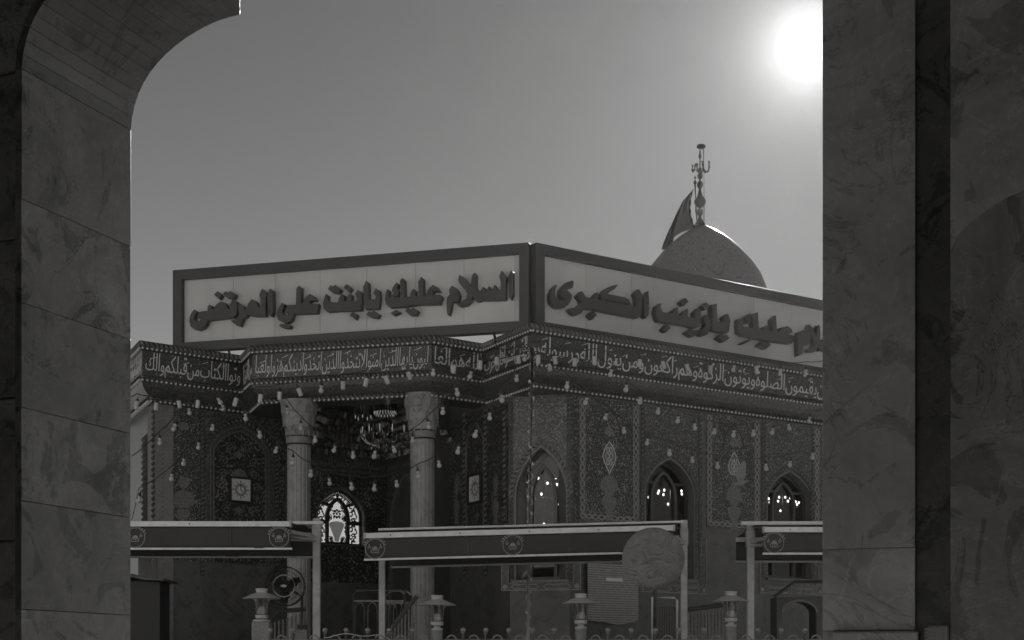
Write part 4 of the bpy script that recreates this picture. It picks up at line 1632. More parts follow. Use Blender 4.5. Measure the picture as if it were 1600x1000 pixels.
sx = [fu(SLF, x, 470) for x in (363, 428.5, 499, 572, 648, 724, 803)]
sign_l = make_sign('roof_sign', 'framed white roof sign with raised dark lettering above the columned porch', SLF, SL_L, sx, fu(SLF, 286.5, 480), fu(SLF, 812.5, 450))
sxr = [fu(SRF, x, 500) for x in (918, 989, 1055, 1119, 1180)]
step = sxr[-1] - sxr[-2]
sxr += [sxr[-1] + step * k for k in (1, 2)]
SR_L = sxr[-1] + 0.45
sign_r = make_sign('roof_sign', 'framed white roof sign receding to the right in front of the dome', SRF, SR_L, sxr, fu(SRF, 848, 450), SR_L - 0.16)
A_, B_, C_, D_ = (280, 410), (420, 400), (560, 390), (660, 390)
LEFT = [
    (A_, [(190, 610), (235, 640), (203, 690), (195, 735), (225, 770), (262, 762), (285, 738), (240, 722), (235, 705), (262, 645), (300, 635), (365, 630), (370, 570), (395, 545), (432, 570), (425, 605), (445, 600), (480, 545), (515, 517), (548, 505), (585, 517), (612, 540), (632, 605), (672, 605), (660, 548), (690, 478), (742, 500), (752, 580), (745, 680), (700, 715), (500, 738), (375, 750), (358, 770), (350, 810), (310, 855), (250, 880), (190, 868), (145, 835), (128, 760), (135, 710), (155, 660)]),
    (A_, [(450, 420), (495, 372), (555, 420), (520, 482)]),
    (A_, [(568, 410), (600, 372), (630, 395), (660, 372), (735, 410), (710, 470), (650, 465), (620, 460)]),
    (A_, [(760, 585), (785, 528), (835, 565), (850, 620), (870, 600), (895, 540), (940, 475), (1000, 505), (1030, 575), (1065, 580), (1055, 480), (1040, 420), (1075, 338), (1130, 385), (1140, 425), (1128, 440), (1125, 700), (980, 700), (890, 680), (860, 715), (835, 720), (790, 832), (740, 815), (660, 755), (700, 752), (760, 720), (780, 670), (765, 620)]),
    (A_, [(1145, 420), (1180, 335), (1220, 370), (1222, 650), (1195, 705), (1165, 685), (1150, 560)]),
    (B_, [(170, 605), (205, 625), (180, 680), (172, 730), (200, 770), (240, 770), (265, 745), (215, 735), (210, 710), (240, 640), (350, 630), (355, 430), (385, 382), (418, 405), (420, 620), (440, 610), (460, 560), (495, 515), (535, 490), (600, 530), (632, 585), (590, 575), (540, 580), (530, 610), (560, 620), (650, 620), (630, 740), (600, 745), (350, 755), (320, 760), (300, 830), (250, 868), (190, 870), (120, 830), (98, 770), (115, 690)]),
    (B_, [(130, 910), (160, 880), (200, 890), (215, 870), (290, 905), (270, 940), (215, 945), (170, 930)]),
    (B_, [(740, 488), (770, 510), (765, 560), (800, 602), (900, 600), (905, 560), (945, 490), (985, 510), (975, 590), (1010, 585), (1015, 535), (1050, 480), (1080, 505), (1075, 580), (1140, 580), (1145, 550), (1122, 490), (1155, 437), (1200, 465), (1215, 560), (1200, 705), (900, 715), (760, 728), (710, 690), (700, 610), (715, 560)]),
    (B_, [(768, 430), (800, 380), (835, 395), (865, 375), (942, 435), (910, 480), (860, 485), (815, 470)]),
    (B_, [(970, 410), (1010, 362), (1080, 415), (1045, 472)]),
    (B_, [(1050, 770), (1090, 722), (1155, 760), (1125, 828)]),
    (B_, [(1225, 400), (1265, 318), (1298, 350), (1300, 560), (1385, 560), (1390, 520), (1362, 480), (1390, 415), (1440, 450), (1448, 530), (1430, 685), (1250, 690), (1235, 560)]),
    (B_, [(1268, 765), (1300, 715), (1335, 730), (1360, 705), (1440, 755), (1415, 808), (1330, 800)]),
    (C_, [(375, 508), (402, 530), (400, 600), (405, 625), (545, 620), (540, 430), (535, 410), (570, 365), (600, 395), (605, 615), (670, 608), (675, 560), (712, 505), (742, 530), (745, 605), (785, 600), (775, 420), (815, 350), (845, 380), (850, 600), (880, 598), (895, 540), (925, 490), (970, 458), (1030, 490), (1070, 550), (1020, 540), (970, 550), (965, 580), (1000, 590), (1060, 585), (1095, 605), (1060, 710), (800, 715), (570, 745), (410, 755), (360, 715), (342, 650), (350, 570)]),
    (C_, [(440, 500), (490, 425), (522, 445), (500, 510), (530, 545), (515, 600), (425, 600), (460, 570), (470, 550), (435, 540)]),
    (C_, [(412, 825), (490, 780), (545, 812), (460, 858)]),
    (C_, [(605, 800), (640, 752), (680, 775), (710, 750), (780, 795), (745, 858), (670, 855)]),
    (D_, [(345, 540), (350, 510), (380, 465), (440, 500), (475, 545), (488, 590), (475, 670), (430, 682), (385, 680), (368, 780), (345, 858), (320, 840), (312, 700), (320, 620), (355, 580)]),
    (D_, [(480, 325), (560, 375), (600, 430), (625, 480), (640, 340), (680, 292), (700, 320), (700, 480), (715, 535), (755, 535), (790, 480), (815, 500), (815, 535), (835, 530), (865, 470), (890, 490), (892, 530), (910, 525), (940, 450), (968, 485), (970, 520), (1015, 520), (1020, 450), (1010, 390), (995, 350), (1030, 268), (1075, 330), (1105, 360), (1085, 410), (1085, 640), (1060, 655), (770, 655), (720, 675), (680, 660), (655, 610), (635, 670), (580, 720), (480, 738), (445, 715), (560, 640), (580, 580), (560, 530), (470, 430), (465, 380)]),
    (D_, [(1110, 360), (1155, 262), (1178, 290), (1180, 580), (1150, 650), (1125, 620), (1118, 450)]),
]
for org, pts in LEFT:
    px_letter(sign_l, SLF, org, pts)
E_, F_, G_ = (845, 420), (1010, 440), (1130, 470)
RIGHT = [
    (E_, [(220, 200), (200, 245), (190, 290), (190, 340), (205, 370), (230, 390), (290, 410), (320, 400), (265, 355), (258, 310), (270, 270), (300, 230), (360, 170), (415, 148), (435, 180), (415, 250), (390, 255), (345, 245), (330, 262), (380, 305), (410, 340), (405, 400), (370, 460), (310, 510), (240, 515), (185, 490), (150, 450), (130, 400), (133, 330), (165, 250)]),
    (E_, [(540, 285), (590, 365), (690, 385), (710, 340), (745, 300), (745, 395), (790, 405), (785, 330), (840, 270), (930, 220), (1015, 200), (965, 265), (900, 300), (875, 325), (1100, 370), (1150, 400), (1195, 490), (1250, 490), (1250, 400), (1225, 320), (1280, 260), (1335, 355), (1320, 380), (1310, 610), (1270, 640), (1160, 620), (880, 570), (700, 530), (570, 520), (530, 580), (470, 608), (420, 590), (370, 525), (400, 505), (460, 510), (530, 450), (530, 420), (480, 350)],
     [(835, 398), (1120, 452), (1142, 470), (1100, 466), (835, 412)]),
    (E_, [(1340, 370), (1405, 285), (1415, 450), (1410, 600), (1375, 645), (1350, 620)]),
    (E_, [(625, 600), (685, 545), (735, 600), (680, 660)]),
    (F_, [(195, 275), (190, 340), (215, 395), (340, 410), (345, 380), (415, 330), (415, 430), (465, 440), (475, 405), (545, 350), (545, 455), (640, 470), (625, 400), (685, 340), (715, 400), (715, 500), (700, 590), (650, 605), (500, 570), (330, 545), (160, 515), (120, 410), (135, 320)]),
    (F_, [(445, 265), (515, 210), (552, 262), (490, 318)]),
    (F_, [(215, 615), (275, 555), (325, 600), (260, 662)]),
    (F_, [(745, 490), (790, 425), (835, 500), (842, 580), (805, 685), (740, 712), (695, 695), (695, 630), (730, 625), (765, 585), (772, 545)]),
    (F_, [(510, 665), (580, 610), (615, 632), (680, 622), (688, 680), (600, 722)]),
    (F_, [(725, 320), (785, 268), (828, 318), (775, 372)]),
    (F_, [(850, 300), (920, 285), (930, 520), (1030, 540), (1005, 460), (1065, 415), (1098, 500), (1080, 650), (1055, 670), (860, 640), (855, 450)]),
    (F_, [(920, 735), (980, 680), (1015, 695), (1045, 685), (1090, 735), (1010, 790)]),
    (G_, [(200, 240), (255, 215), (250, 300), (265, 330), (390, 355), (385, 175), (455, 145), (470, 370), (520, 380), (530, 340), (605, 310), (600, 390), (640, 400), (632, 240), (690, 185), (705, 410), (735, 390), (770, 345), (840, 325), (900, 370), (905, 420), (850, 430), (930, 455), (930, 500), (895, 560), (700, 540), (450, 495), (260, 455), (205, 420), (195, 320)]),
    (G_, [(280, 210), (365, 160), (340, 225), (370, 250), (350, 290), (270, 305), (320, 265)]),
    (G_, [(230, 555), (350, 500), (375, 515), (270, 565)]),
    (G_, [(455, 580), (520, 520), (560, 540), (585, 530), (625, 575), (560, 630)]),
    (G_, [(985, 410), (1060, 375), (1110, 420), (1135, 470), (1135, 540), (1100, 580), (1050, 570), (1035, 690), (985, 720), (975, 520)]),
]
for q in RIGHT:
    px_letter(sign_r, SRF, q[0], q[1], q[2] if len(q) > 2 else None)
# the last word runs on behind the pillar: same letters as on the other sign
la = SLF.px(660 + 445 / (25 / 3), 390 + 715 / (25 / 3), 0.09)
ra = SRF.px(1130 + 1100 / (25 / 3), 470 + 640 / (25 / 3), 0.09)
for org, pts in LEFT[-2:]:
    mbl = MB()
    o = [(u - la[0] + ra[0], z - la[1] + ra[1]) for u, z in px_poly(SLF, 25 / 3, *org, pts, off=0.09)]
    prism(mbl, SRF, o, off0=-0.012, off1=0.09)
    mbl.build('letter', 'letter_brown', sign_r, bevel=0.006)

# ------------------------------------------------------------------ flag on the dome
fl = thing('flag', 'dark wind-blown flag on thin pole beside the dome finial', 'flag', tuple(at(1088, 352, YD)))
m = MB()
m.tube([at(1090, 358, YD), at(1087.5, 330, YD), at(1086.2, 290, YD)], 0.016, 6)
for y, r in ((289, .02), (285.5, .034), (283, .022), (279.5, .012), (277.5, .022), (275, .006)):
    c = at(1086, y, YD)
    m.blob((c.x, c.y, c.z), r, 8, 4)
m.build('pole', 'dark_metal', fl)
hoist = [(1083.5, 296), (1080, 305), (1078, 318), (1077.5, 330), (1080, 344), (1084, 354), (1087, 358)]
fly = [(1083, 296.5), (1068, 313), (1058, 332), (1050, 350), (1042, 368), (1037, 380), (1034, 390)]
m = MB()
nU = 10
vs = []
for i, (h, f) in enumerate(zip(hoist, fly)):
    for k in range(nU + 1):
        t = k / nU
        sag = 8 * math.sin(t * math.pi) * (i / 6)
        x, y = h[0] + (f[0] - h[0]) * t, h[1] + (f[1] - h[1]) * t - sag
        vs.append(at(x, y, YD + 0.10 * math.sin(t * 7 + i * .4) * (0.3 + t)))
fs = [(i * (nU + 1) + k, i * (nU + 1) + k + 1, (i + 1) * (nU + 1) + k + 1, (i + 1) * (nU + 1) + k) for i in range(6) for k in range(nU)]
m.add(vs, fs)
o = m.build('cloth', 'flag_cloth', fl, smooth=True)
md = o.modifiers.new('thickness', 'SOLIDIFY')
md.thickness = 0.006
m = MB()
edge = [(1083, 296.5), (1070, 316), (1062, 335), (1057, 352), (1054, 366), (1052, 378), (1050, 388)]
vs = []
for (x, y), (x2, y2) in zip(fly, edge):
    for k in range(4):
        f = k / 3
        vs.append(at(x + (x2 - x) * f - .5, y + (y2 - y) * f, YD - 0.04 - 0.03 * math.sin(f * 3)))
m.add(vs, [(i * 4 + k, i * 4 + k + 1, (i + 1) * 4 + k + 1, (i + 1) * 4 + k) for i in range(6) for k in range(3)])
o = m.build('fold', 'black', fl, smooth=True)
o.modifiers.new('thickness', 'SOLIDIFY').thickness = 0.006
m = MB()
m.tube([at(x, y, YD - 0.015) for x, y in hoist], [0.012, 0.02, 0.026, 0.03, 0.03, 0.026, 0.02], 6)
m.build('hoist_hem', 'black', fl, smooth=True)

# ------------------------------------------------------------------ clocks
def clock(fr, x, y, wpx, label, off):
    c = thing('wall_clock', label, 'clock', tuple(fr.pt(*fr.px(x, y), off)))
    u, z = fr.px(x, y)
    h = wpx
    m = MB()
    prism(m, fr, rect(u - h - .03, z - h - .03, u + h + .03, z + h + .03), [rect(u - h, z - h, u + h, z + h)], off0=off, off1=off + 0.06)
    m.build('clock_frame', 'black', c, bevel=0.004)
    m = MB()
    prism(m, fr, rect(u - h, z - h, u + h, z + h), off0=off, off1=off + 0.03)
    m.build('clock_face', 'clock_white', c)
    m = MB()
    ring_ = lambda r, n=24: [(u + r * math.cos(2 * math.pi * k / n), z + r * math.sin(2 * math.pi * k / n)) for k in range(n)]
    prism(m, fr, ring_(h * .58), [ring_(h * .36)], off0=off + .029, off1=off + 0.033)
    for k in range(12):
        a = math.pi * k / 6
        r0, r1 = h * .60, h * (.80 if k % 3 else .86)
        ribbon(m, fr, [(u + r0 * math.cos(a), z + r0 * math.sin(a)), (u + r1 * math.cos(a), z + r1 * math.sin(a))], h * (.09 if k % 3 else .13), off + .029, off + 0.033)
    m.build('dial_ring', 'print_grey', c)
    m = MB()
    ribbon(m, fr, [(u, z - h * .05), (u, z + h * .5)], h * .06, off + .034, off + .038)
    m.build('minute_hand', 'black', c)
    m = MB()
    ribbon(m, fr, [(u - h * .03, z), (u + h * .18, z - h * .22)], h * .07, off + .0385, off + .042)
    m.build('hour_hand', 'black', c)
    return c


clock(LW, 373, 766, 0.165, 'square white wall clock in black frame on the arched tile panel of the left wall', 0.0305)
clock(LS, 746.5, 764, 0.19, 'square white wall clock seen edge-on on the side wall of the porch', 0.0185)

# ------------------------------------------------------------------ awnings
def awning(label, X0, X1, zt0, zt1, drop, posts, rear_dx, emblems, ends, mb0, mb1, Yf=17.0):
    """butterfly awning: middle beam on posts, cloth to both sides, valance front and back"""
    Ym, Yr = Yf + 0.65, Yf + 1.3
    a = thing('awning', label, 'awning', ((X0 + X1) / 2, Ym, TZ))
    fr = Frame((X0, Yf), d=(1, 0))
    L = X1 - X0
    zt = lambda u: zt0 + (zt1 - zt0) * u / L

    def bar(m, frm, u0, u1, dz0, dz1, o0, o1):
        prism(m, frm, [(u0, zt(u0) + dz0), (u1, zt(u1) + dz0), (u1, zt(u1) + dz1), (u0, zt(u0) + dz1)], off0=o0, off1=o1)
    m = MB()
    bar(m, fr, 0, L, 0.0, 0.062, -0.05, 0.03)
    m.build('front_beam', 'white_paint', a, bevel=0.006)
    rear = Frame((X0 + rear_dx, Yr), d=(1, 0))
    m = MB()
    bar(m, rear, 0, L, 0.0, 0.06, -0.03, 0.05)
    m.build('rear_beam', 'white_paint', a, bevel=0.006)
    mid = Frame((X0 + rear_dx * .5, Ym), d=(1, 0))
    m = MB()
    bar(m, mid, ends[0], L + ends[1], mb0, mb1, -0.05, 0.05)
    m.build('middle_beam', 'white_paint', a, bevel=0.006)
    for frm, nm in ((fr, 'valance'), (rear, 'rear_valance')):
        m = MB()
        nu, nz = 60, 5
        ph = rnd.random() * 6
        vs, uv = [], []
        for i in range(nu + 1):
            u = L * i / nu
            for k in range(nz + 1):
                t = k / nz
                wob = 0.012 * math.sin(u * 4.1 + ph) * t + 0.008 * math.sin(u * 9.7 + ph * 2) * t
                vs.append(frm.pt(u, zt(u) + 0.005 - drop * t, wob + 0.0)); uv.append((u, t))
        m.add(vs, [(i * (nz + 1) + k, (i + 1) * (nz + 1) + k, (i + 1) * (nz + 1) + k + 1, i * (nz + 1) + k + 1) for i in range(nu) for k in range(nz)], uv)
        o = m.build(nm, 'canvas_dark', a, smooth=True)
        md = o.modifiers.new('thickness', 'SOLIDIFY')
        md.thickness = 0.004
        m = MB()
        bar(m, frm, -0.01, L + 0.02, -drop - 0.012, -drop + 0.012, -0.014, 0.018)
        m.build('hem_bar', 'white_paint' if frm is fr else 'steel_paint', a, bevel=0.003)
    m = MB()
    for u_ in [0.004 + k * 1.18 for k in range(int(L / 1.18) + 1)][1:]:
        ribbon(m, fr, [(u_, zt(u_) - 0.002), (u_ + .006, zt(u_) - drop + .012)], 0.012, 0.004, 0.0135)
    m.build('seam', 'canvas_hem', a, stuff=True)
    for u_ in (0.0, L):
        m = MB()
        prism(m, fr, [(u_ - .012, zt(u_) - .006), (u_ + .012, zt(u_) - .006), (u_ + .012, zt(u_) + .068), (u_ - .012, zt(u_) + .068)], off0=-0.056, off1=0.036)
        m.build('end_cap', 'steel_paint', a, bevel=0.003)
    m = MB()
    for k in range(int(L / 0.8)):
        u_ = 0.3 + k * 0.8
        m.tube([fr.pt(u_, zt(u_) + .031, 0.03), fr.pt(u_, zt(u_) + .031, 0.036)], 0.009, 6)
    m.build('bolt', 'dark_metal', a, stuff=True)
    m = MB()
    nu = 30
    for fa, fb in ((fr, mid), (mid, rear)):
        vs = []
        for i in range(nu + 1):
            u = L * i / nu
            for k in range(5):
                t = k / 4
                p = fa.pt(u, zt(u) + (0.055 if fa is fr else mb0), 0) * (1 - t) + fb.pt(u, zt(u) + (mb0 if fa is fr else 0.055), 0) * t
                p.z -= 0.02 * math.sin(t * math.pi)
                vs.append(p)
        m.add(vs, [(i * 5 + k, (i + 1) * 5 + k, (i + 1) * 5 + k + 1, i * 5 + k + 1) for i in range(nu) for k in range(4)])
    o = m.build('canopy_cloth', 'canvas_dark', a, smooth=True)
    md = o.modifiers.new('thickness', 'SOLIDIFY')
    md.thickness = 0.004
    for X, wpx, top in posts:
        m = MB()
        u = X - X0
        zz_ = min(max(u, 0), L)
        m.box(X, Ym, TZ, wpx, wpx, zt(zz_) + top - TZ)
        p = m.build('post', 'steel_paint', a, bevel=0.008)
        m = MB()
        m.box(X, Ym, zt(zz_) - 0.12, wpx * 1.25, wpx * 1.3, 0.2)
        m.build('bracket', 'steel_paint', p, bevel=0.012)
        for sy in (-1, 1):
            m = MB()
            m.tube([(X, Ym, zt(zz_) - 0.07), (min(max(X, X0 + .15), X1 - .15), Ym + sy * 0.62, zt(zz_) - 0.02)], 0.028, 8)
            m.tube([(X, Ym + sy * .05, zt(zz_) - 0.1), (min(max(X, X0 + .5), X1 - .5), Ym + sy * 0.6, zt(zz_) - 0.03)], 0.018, 8)
            m.build('folding_arm', 'steel_paint', a)
    for X in emblems:
        u = X - X0
        z = zt(u) - drop * 0.5
        e = MB()
        o0, o1 = 0.022, 0.026
        fr2 = fr
        rr = 0.112
        circ = lambda r, n=28, cx=u, cz=z: [(cx + r * math.cos(2 * math.pi * k / n), cz + r * math.sin(2 * math.pi * k / n)) for k in range(n)]
        ribbon(e, fr2, circ(rr), 0.008, o0, o1, closed=True)
        for k in range(11):
            t = math.pi * (0.12 + 0.76 * k / 10)
            ribbon(e, fr2, [(u + (rr + .008) * math.cos(t), z + (rr + .008) * math.sin(t)), (u + (rr + 0.024 + .008 * (k % 2)) * math.cos(t + .05), z + (rr + 0.024 + .008 * (k % 2)) * math.sin(t + .05))], 0.016, o0, o1)
        for k in range(6):
            t = math.pi * (1.28 + 0.44 * k / 5)
            ribbon(e, fr2, [(u + (rr - .008) * math.cos(t), z + (rr - .008) * math.sin(t)), (u + (rr + 0.008) * math.cos(t + .06), z + (rr + 0.008) * math.sin(t + .06))], 0.014, o0, o1)
        # hanging lanterns and the little domed shrine
        for sd in (-1, 1):
            cx_ = u + sd * 0.066
            ribbon(e, fr2, [(cx_, z + 0.055), (cx_, z + 0.03)], 0.009, o0, o1)
            prism(e, fr2, [(cx_ - .018, z + .028), (cx_ + .018, z + .028), (cx_ + .013, z + .005), (cx_ - .013, z + .005)], [[(cx_ - .009, z + .022), (cx_ + .009, z + .022), (cx_ + .006, z + .011), (cx_ - .006, z + .011)]], off0=o0, off1=o1)
        prism(e, fr2, [(u + 0.034 * math.cos(t), z - 0.012 + 0.04 * math.sin(t)) for t in [math.pi * k / 10 for k in range(11)]], off0=o0, off1=o1)
        ribbon(e, fr2, [(u - .044, z - .005), (u - .04, z - .045), (u + .04, z - .045), (u + .044, z - .005)], 0.009, o0, o1)
        for k in range(3):
            ribbon(e, fr2, [(u - .02 + k * .02, z - .03), (u - .014 + k * .02, z - .018)], 0.01, o0, o1)
        e.build('emblem', 'print_grey', a)
    return a


def X_(px, Y):
    return (px - 800) / F * Y


YF = 17.0
zf = lambda y: CZ + (HY - y) / F * YF
awning('low dark awning left of the porch columns with one post at its right end', X_(40, YF), X_(454, YF), zf(823), zf(823), 0.255,
       [(X_(495, 17.65), 0.088, 0.16), (X_(90, 17.65), 0.088, 0.16)], 0.15, [X_(212, YF), X_(436.5, YF)], (-0.2, 0.22), 0.085, 0.125)
awning('long dark awning in the middle with slightly sloping white beams and two posts', X_(570, YF), X_(1053, YF), zf(841.5), zf(829), 0.245,
       [(X_(597, 17.65), 0.075, 0.10), (X_(1068.5, 17.65), 0.08, 0.185)], 0.20, [X_(586, YF), X_(801, YF)], (0.0, 0.08), 0.147, 0.175)
awning('dark awning beside the right pillar with white post at its left end', X_(1193, YF), X_(1560, YF), zf(832), zf(832), 0.245,
       [(X_(1172.5, 17.65), 0.085, 0.16), (X_(1540, 17.65), 0.085, 0.16)], -0.12, [X_(1209, YF), X_(1420, YF)], (-0.10, 0.1), 0.145, 0.19)

# ------------------------------------------------------------------ bollard lamps on the terrace
YL = 16.3
q = YL / F


def bollard(label, px, ytop, wide=False):
    X = X_(px, YL)
    zt_ = CZ + (HY - ytop) * q
    t = thing('bollard_lamp', label, 'lamp', (X, YL, TZ), 'bollard lamps along the fence')
    hz_ = lambda d: zt_ - d * q
    pr = 13.5 if wide else 8.7
    ptop = 52 if wide else 55
    m = MB()
    if wide:
        m.box(X, YL, TZ, 27 * q, 27 * q, hz_(ptop) - TZ)
    else:
        m.lathe([(pr * q, TZ), (pr * q, hz_(ptop))], X, YL, 20)
    m.build('post', 'stone_post', t, bevel=0.006)
    m = MB()
    m.lathe([(pr * q * (1.0 if not wide else .95), hz_(ptop + 0)), (pr * q * 1.03, hz_(ptop - 1)), (pr * q * 1.03, hz_(ptop - 3)), (5 * q, hz_(ptop - 4)), (5 * q, hz_(48)), (9.5 * q, hz_(47)), (10 * q, hz_(43)), (10 * q, hz_(41.5)), (0.001, hz_(41))], X, YL, 20)
    m.build('base', 'lamp_metal', t, smooth=True)
    m = MB()
    m.lathe([(8.8 * q, hz_(41.4)), (9.2 * q, hz_(36)), (9.5 * q, hz_(28)), (10.4 * q, hz_(16))], X, YL, 20)
    m.build('glass', 'window_glass', t, smooth=True)
    m = MB()
    m.lathe([(0.001, hz_(41)), (7 * q, hz_(40)), (7.5 * q, hz_(35)), (6.3 * q, hz_(31)), (3.4 * q, hz_(28.5)), (0.001, hz_(27.8))], X, YL, 16)
    m.build('bulb', 'bulb_white', t, smooth=True)
    for k in range(4):
        a = math.pi / 4 + k * math.pi / 2 + 0.25
        c_, s_ = math.cos(a), math.sin(a)
        pts = [(16, 14.8), (13.5, 19), (11.8, 24), (11, 30), (10.6, 36), (10.2, 42)]
        m = MB()
        m.tube([(X + r * q * c_, YL + r * q * s_, hz_(d)) for r, d in pts], 1.1 * q, 6)
        m.build('arm', 'lamp_metal', t, smooth=True)
    m = MB()
    m.lathe([(10 * q, hz_(14.5)), (22 * q, hz_(14.6)), (29.5 * q, hz_(16)), (29.8 * q, hz_(15.4)), (23 * q, hz_(12.6)), (16 * q, hz_(9.2)), (10 * q, hz_(7.2)), (8.8 * q, hz_(6.5))], X, YL, 32)
    m.build('hood', 'lamp_metal', t, smooth=True)
    m = MB()
    m.lathe([(8.8 * q, hz_(7)), (8.8 * q, hz_(3)), (9.8 * q, hz_(2.5)), (9.8 * q, hz_(0.6)), (8 * q, hz_(0)), (0.001, hz_(-0.3))], X, YL, 20)
    m.build('cap', 'lamp_metal', t, smooth=True)
    return t


bollard('hooded bollard lamp on a broad square stone post, in front of the fan', 409, 919.5, True)
bollard('hooded bollard lamp standing in front of the right porch column', 683, 930)
bollard('hooded bollard lamp standing in front of the printed notice', 907.5, 927.5)
bollard('hooded bollard lamp standing close to the post of the right awning', 1142, 924)

# ------------------------------------------------------------------ low fence in front of the terrace
YN = 15.5
qn = YN / F


def fence(label, hoops, pickets):
    xs = hoops + pickets
    x0, x1 = min(xs) - 12, max(xs) + 12
    f = thing('fence_panel', label, 'fence', (X_((x0 + x1) / 2, YN), YN, TZ), 'low iron fence panels')
    z = lambda y: CZ + (HY - y) * qn
    for nm, zz_, r in (('rail', z(999.5), 0.006), ('rail', TZ + 0.12, 0.012)):
        m = MB()
        m.tube([(X_(x0, YN), YN, zz_), (X_(x1, YN), YN, zz_)], r, 6)
        m.build(nm, 'fence_paint', f)
    for x in hoops:
        m = MB()
        c = at(x, 1000.5, YN)
        r = 7.6 * qn
        pts = [(c.x - r, YN, TZ + 0.1)] + [(c.x - r * math.cos(t), YN, c.z + r * math.sin(t)) for t in [math.pi * k / 12 for k in range(13)]] + [(c.x + r, YN, TZ + 0.1)]
        m.tube(pts, 1.25 * qn, 8)
        m.tube([(c.x, YN, TZ + .1), (c.x, YN, c.z - 0.01), (c.x, YN, c.z + 0.015)], [0.006, 0.006, 0.001], 6)
        m.build('hoop', 'fence_paint', f, smooth=True)
    for x in pickets:
        m = MB()
        c = at(x, 984.5, YN)
        m.tube([(c.x, YN, TZ), (c.x, YN, c.z)], 2.1 * qn, 8)
        m.blob((c.x, YN, c.z), 4.3 * qn, 12, 8, 0.9)
        m.lathe([(2.6 * qn, c.z - 5.6 * qn), (3.4 * qn, c.z - 4.6 * qn), (2.4 * qn, c.z - 3.4 * qn)], c.x, YN, 10)
        m.build('picket', 'fence_paint', f, smooth=True)
    return f


fence('short end panel of the low hooped iron fence, left of the awning post', [405, 440], [422.5, 458])
fence('low hooped iron fence panel between the left awning post and second lamp', [491, 524, 557, 593, 626, 661], [508, 541, 574.5, 608, 644])
fence('low hooped iron fence panel between the second lamp and the third lamp', [705.5, 740, 777, 812, 848, 884], [723.5, 759, 795, 832, 866])
fence('low hooped iron fence panel under the covered fan', [931, 968, 1005, 1043, 1081, 1118.5], [950, 986, 1024, 1062, 1099.5])
fence('low hooped iron fence panel beneath the right awning post', [1166, 1202.5, 1239, 1275, 1312], [1184, 1220.5, 1257.5, 1294])
t = thing('cable', 'loose wire draped along the top of the fence panel', 'cable', tuple(at(540, 992, YN - .05)))
m = MB()
m.tube([at(x, y, YN - 0.03) for x, y in [(506, 996.5), (514, 996), (524, 993), (534, 990.7), (545, 990.3), (556, 992), (566, 994), (577, 993.6), (587, 992), (596, 992), (606, 997), (612, 1001)]], 0.005, 6)
m.build('wire', 'lamp_metal', t, smooth=True)

# ------------------------------------------------------------------ fans
YV = 16.0
cv = at(1021, 873, YV)
t = thing('covered_fan', 'large standing fan wrapped in a round wrinkled cloth cover', 'fan', (at(1024, 0, YV).x, YV, TZ))
RC = 49 * YV / F
m = MB()
nr, na = 26, 96
vs, fs = [], []
for side in (1, -1):
    for i in range(nr + 1):
        r = RC * i / nr
        for k in range(na):
            a = 2 * math.pi * k / na
            f = i / nr
            x, z = r * math.cos(a), r * math.sin(a)
            # cloth gathered from the hub, sagging folds
            p = Vector((x * 3.1, z * 3.1, 4.0))
            fold = 0.030 * math.sin(a * 7 + 2.5 * math.sin(f * 4 + a)) * f * (1 - f * .6)
            fold += 0.022 * math.sin(math.hypot(x + .28, z - .22) * 46 + 3 * noise.noise(p)) * (0.4 + 0.6 * noise.noise(p * 2))
            fold += 0.05 * noise.noise(p * 1.3) + 0.02 * abs(noise.noise(p * 3.1))
            y = (-0.085 * math.sqrt(max(0, 1 - f ** 4)) - fold * (1 - f ** 6)) * side
            vs.append((cv.x + x, YV + y, cv.z + z))
for s in (0, 1):
    b = s * (nr + 1) * na
    for i in range(nr):
        for k in range(na):
            l = (k + 1) % na
            fs.append((b + i * na + k, b + i * na + l, b + (i + 1) * na + l, b + (i + 1) * na + k))
m.add(vs, fs)
m.build('cover', 'cover_cloth', t, smooth=True)
m = MB()
xp = X_(1024, YV)
m.tube([(xp, YV + 0.05, TZ), (xp, YV + 0.05, cv.z)], 0.03, 12)
m.lathe([(0.24, TZ), (0.24, TZ + 0.03), (0.03, TZ + 0.06)], xp, YV + .05, 24)
m.build('stand', 'fan_paint', t, smooth=True)

YP = 18.0
c = at(445, 916, YP)
t = thing('standing_fan', 'dark standing fan with wire cage behind the leftmost bollard lamp', 'fan', (X_(468, YP), YP + .1, TZ))
qf = YP / F
ringp = lambda r, y, n=40: [(c.x + r * math.cos(2 * math.pi * k / n), y, c.z + r * math.sin(2 * math.pi * k / n)) for k in range(n)]
m = MB()
m.tube(ringp(30.5 * qf, YP), 0.008, 6, closed=True)
m.tube(ringp(30.5 * qf, YP + .1), 0.006, 6, closed=True)
m.tube(ringp(24 * qf, YP - .06), 0.003, 4, closed=True)
for k in range(56):
    a = 2 * math.pi * k / 56
    for sy in (-1, 1):
        m.tube([(c.x + r * qf * math.cos(a), YP + y * sy + 0.03, c.z + r * qf * math.sin(a)) for r, y in ((4, .10), (17, .09), (26, .05), (30.5, 0.0))], 0.0018, 4, cap=False)
m.build('cage', 'dark_metal', t)
m = MB()
m.tube(ringp(17 * qf, YP - .075), 0.0065, 8, closed=True)
m.tube([(c.x, YP - .075, c.z - 17 * qf), (c.x, YP - .06, c.z - 22 * qf)], 0.004, 5)
m.build('guard_ring', 'lamp_metal', t, smooth=True)
